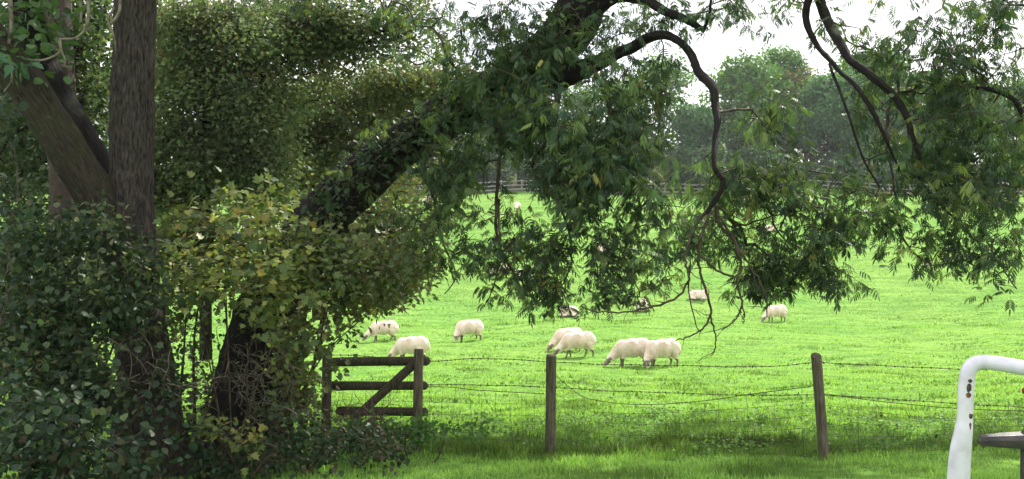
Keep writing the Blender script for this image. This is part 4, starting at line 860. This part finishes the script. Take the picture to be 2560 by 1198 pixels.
def sheep_mesh(name, pose, marks=False, walk=0.0):
    bm = bmesh.new()
    def ell(c, r):
        q = bmesh.ops.create_icosphere(bm, subdivisions=3, radius=1)
        for v in q["verts"]: v.co = Vector((v.co.x * r[0] + c[0], v.co.y * r[1] + c[1], v.co.z * r[2] + c[2]))
    def cap(a, b, ra, rb, n=7):
        a = Vector(a); b = Vector(b)
        for i in range(n + 1):
            t = i / n; p = a.lerp(b, t); r = ra * (1 - t) + rb * t; ell(p, (r, r, r))
    head = None; legz = .24
    if pose in ('graze', 'graze_turn'):
        ell((-.30, 0, .55), (.27, .235, .27)); ell((-.02, 0, .53), (.36, .25, .275)); ell((.26, 0, .52), (.25, .21, .25))
        if pose == 'graze':
            cap((.34, 0, .50), (.64, 0, .22), .19, .10); cap((.66, 0, .20), (.80, 0, .06), .083, .045); hd = Vector((.72, 0, .14)); ey = [(.655, .11, .235), (.655, -.11, .235)]
        else:
            cap((.34, .03, .50), (.56, .16, .22), .19, .105); cap((.57, .18, .19), (.62, .31, .05), .083, .048); hd = Vector((.60, .25, .12)); ey = [(.68, .15, .22), (.47, .24, .22)]
        for e in ey: ell(e, (.035, .05, .018))
        for sx, dx in ((1, walk), (-1, -walk)):
            cap((.27, sx * .11, .40), (.28 + dx * .4, sx * .115, .24), .085, .05); cap((.28 + dx * .4, sx * .115, .24), (.29 + dx, sx * .115, .02), .036, .027, 9); ell((.305 + dx, sx * .115, .018), (.04, .028, .02))
        for sx, dx in ((1, -walk), (-1, walk)):
            cap((-.33, sx * .11, .44), (-.31 + dx * .4, sx * .125, .32), .14, .085); cap((-.31 + dx * .4, sx * .125, .31), (-.40 + dx * .7, sx * .125, .20), .065, .038, 8); cap((-.40 + dx * .7, sx * .125, .20), (-.37 + dx, sx * .125, .02), .034, .027, 8); ell((-.355 + dx, sx * .125, .018), (.04, .028, .02))
        cap((-.55, 0, .60), (-.585, 0, .38), .045, .03, 6)
    else:
        ell((-.28, 0, .26), (.28, .29, .255)); ell((0, 0, .27), (.36, .28, .26)); ell((.24, 0, .27), (.24, .23, .25))
        cap((.32, 0, .38), (.46, 0, .55), .15, .095)
        if pose == 'lie': cap((.48, 0, .58), (.64, 0, .50), .075, .045); hd = Vector((.58, 0, .54)); ey = [(.46, .10, .60), (.46, -.10, .60)]
        else: cap((.47, .02, .56), (.48, .19, .47), .075, .045); hd = Vector((.48, .12, .52)); ey = [(.38, .03, .58), (.57, .03, .58)]
        for e in ey: ell(e, (.03, .045, .018))
        for sx in (1, -1):
            cap((.30, sx * .16, .10), (.46, sx * .17, .05), .06, .035, 6); cap((.46, sx * .17, .045), (.30, sx * .19, .035), .03, .025, 6)
            cap((-.25, sx * .22, .12), (-.05, sx * .29, .06), .10, .05, 6); cap((-.05, sx * .29, .05), (-.25, sx * .31, .035), .033, .026, 6)
        cap((-.53, 0, .30), (-.57, 0, .14), .045, .03, 6); legz = .07
    me = bpy.data.meshes.new("tmp"); bm.to_mesh(me); bm.free(); o = bpy.data.objects.new("tmp", me); sc.collection.objects.link(o)
    md = o.modifiers.new("r", 'REMESH'); md.mode = 'VOXEL'; md.voxel_size = .016; md.use_smooth_shade = True
    ms = o.modifiers.new("s", 'SMOOTH'); ms.iterations = 5; ms.factor = .5
    dg = bpy.context.evaluated_depsgraph_get(); em = bpy.data.meshes.new_from_object(o.evaluated_get(dg)); bpy.data.objects.remove(o); bpy.data.meshes.remove(me)
    em.name = name
    for m in (M_fleece, M_face, M_hoofleg, M_mark): em.materials.append(m)
    nrm = [v.normal.copy() for v in em.vertices]
    for v, n in zip(em.vertices, nrm):
        isl = v.co.z < legz; ish = (v.co - hd).length < .13
        if not isl and not ish:
            k = noise.noise(v.co * 16) * .006 + noise.noise(v.co * 38) * .005 + noise.noise(v.co * 5) * .010; v.co += n * k
    for p in em.polygons:
        c = p.center; mi = 0
        if (c - hd).length < .115 or any((c - Vector(e)).length < .055 for e in ey): mi = 1
        elif pose.startswith('graze') and c.z < legz and c.x < .45: mi = 2
        elif not pose.startswith('graze') and c.z < .085 and abs(c.y) > .13: mi = 2
        elif marks:
            for mx_, mz_, mr in ((-.20, .63, .055), (-.03, .66, .042)):
                dx = c.x - mx_; dz = c.z - mz_
                if (dx * dx) / (mr * mr) + (dz * dz) / (mr * mr * 2) < 1 + .5 * math.sin(math.atan2(dz, dx) * 3) and abs(c.y) > .12: mi = 3
        p.material_index = mi
    em.shade_smooth(); return em
SM = dict(graze=sheep_mesh("sheep", 'graze'), walk=sheep_mesh("sheep", 'graze', walk=.10), turn=sheep_mesh("sheep", 'graze_turn', walk=.04), lie=sheep_mesh("sheep", 'lie'), lieturn=sheep_mesh("sheep", 'lie_turn'), marked=sheep_mesh("sheep", 'graze', True, .05))
# x, y of the feet in the photo, height in photo pixels of the back, pose, heading (0 = +X right, 180 = left), label
GS = "sheep grazing and resting in the field"
def sheep(x, y, pose, head, label, s=.92, mirror=False):
    p = G(x, y); o = bpy.data.objects.new("sheep", SM[pose]); sc.collection.objects.link(o)
    o.location = (p[0], p[1], p[2] - .02); o.rotation_euler = (0, 0, R(head)); o.scale = (s, s, s)
    tag(o, label, "sheep", GS)
for a in [
    (958, 853, 'marked', 192, "cream sheep with two brown patches on its side grazing behind the timber fence's left half"),
    (1172, 853, 'turn', 205, "cream sheep grazing alone between the timber fence and the nearest wire post", .95),
    (1028, 905, 'graze', 168, "plump cream sheep standing right behind the timber fence's top rail", .95),
    (1420, 878, 'graze', 205, "sheep half hidden behind another left of the middle of the field", .95),
    (1444, 892, 'walk', 190, "cream sheep stepping with its dark legs showing, in front of another", .98),
    (1580, 916, 'graze', 186, "left-hand sheep of the nearest overlapping pair, its head down at the grass", .99),
    (1655, 917, 'turn', 200, "sheep at the right of the nearest overlapping pair, head turned to its neighbour", .99),
    (1421, 793, 'lieturn', 215, "small sheep lying down facing the camera with a dark face", .9),
    (1607, 779, 'lie', 75, "sheep lying with its rounded back to the camera under a low bare twig", 1.0),
    (1746, 750, 'lieturn', 330, "sheep lying behind the forked hanging twigs in the middle of the photo", .9),
    (1940, 806, 'graze', 200, "sheep grazing just below the lowest leaves right of the middle", .95),
    (1308, 698, 'lie', 12, "long-bodied sheep lying with head to the right under the dark ash leaves", 1.0),
    (1250, 696, 'graze', 160, "sheep partly hidden by a thin upright twig, left of a lying one", .9),
    (1510, 634, 'lie', 170, "sheep in the mid field above the light ash sprays", 1.0),
    (986, 582, 'lie', 190, "sheep at the edge of the rusty maple leaves", 1.0),
    (1072, 511, 'graze', 185, "far sheep at the left end of the open far rails", .95),
    (1124, 545, 'lie', 150, "far sheep lying below the left part of the far rails", .95),
    (1292, 527, 'turn', 250, "far sheep facing the camera seen through a gap in the ash leaves", .95),
    (1465, 534, 'lie', 180, "far sheep lying in the green gap below the dark ash leaf mass", .95),
    (1821, 517, 'turn', 260, "far white sheep just right of the hanging branch's forked end", .95),
    (1868, 508, 'graze', 190, "left one of the two far sheep close together below the far rails", .95),
    (1887, 506, 'lie', 10, "right one of the two far sheep close together below the far rails", .95),
    (1986, 512, 'lie', 180, "far lying sheep in front of a standing one below the far rails", .95),
    (2009, 508, 'graze', 350, "far standing sheep behind a lying one below the far rails", 1.05),
    (1925, 580, 'lie', 20, "sheep barely visible through the central hanging leaves", .95)]:
    sheep(*a)

# ------------------------------------------------------------------ damp autumn air
def haze():
    bm = bmesh.new(); bmesh.ops.create_cube(bm, size=1)
    for v in bm.verts: v.co = Vector((v.co.x * 900, v.co.y * 420 + 150, -3.0 if v.co.z < 0 else 75.0))
    me = bpy.data.meshes.new("haze"); bm.to_mesh(me); bm.free()
    m, nt, N, L = newmat("haze"); pv = N("ShaderNodeVolumePrincipled"); pv.inputs["Color"].default_value = (.93, .96, 1, 1); pv.inputs["Density"].default_value = HAZE
    o = N("ShaderNodeOutputMaterial"); L(pv.outputs[0], o.inputs["Volume"]); ob = link("haze", me, m, None, False); tag(ob, kind="stuff")
HAZE = .00035
haze()
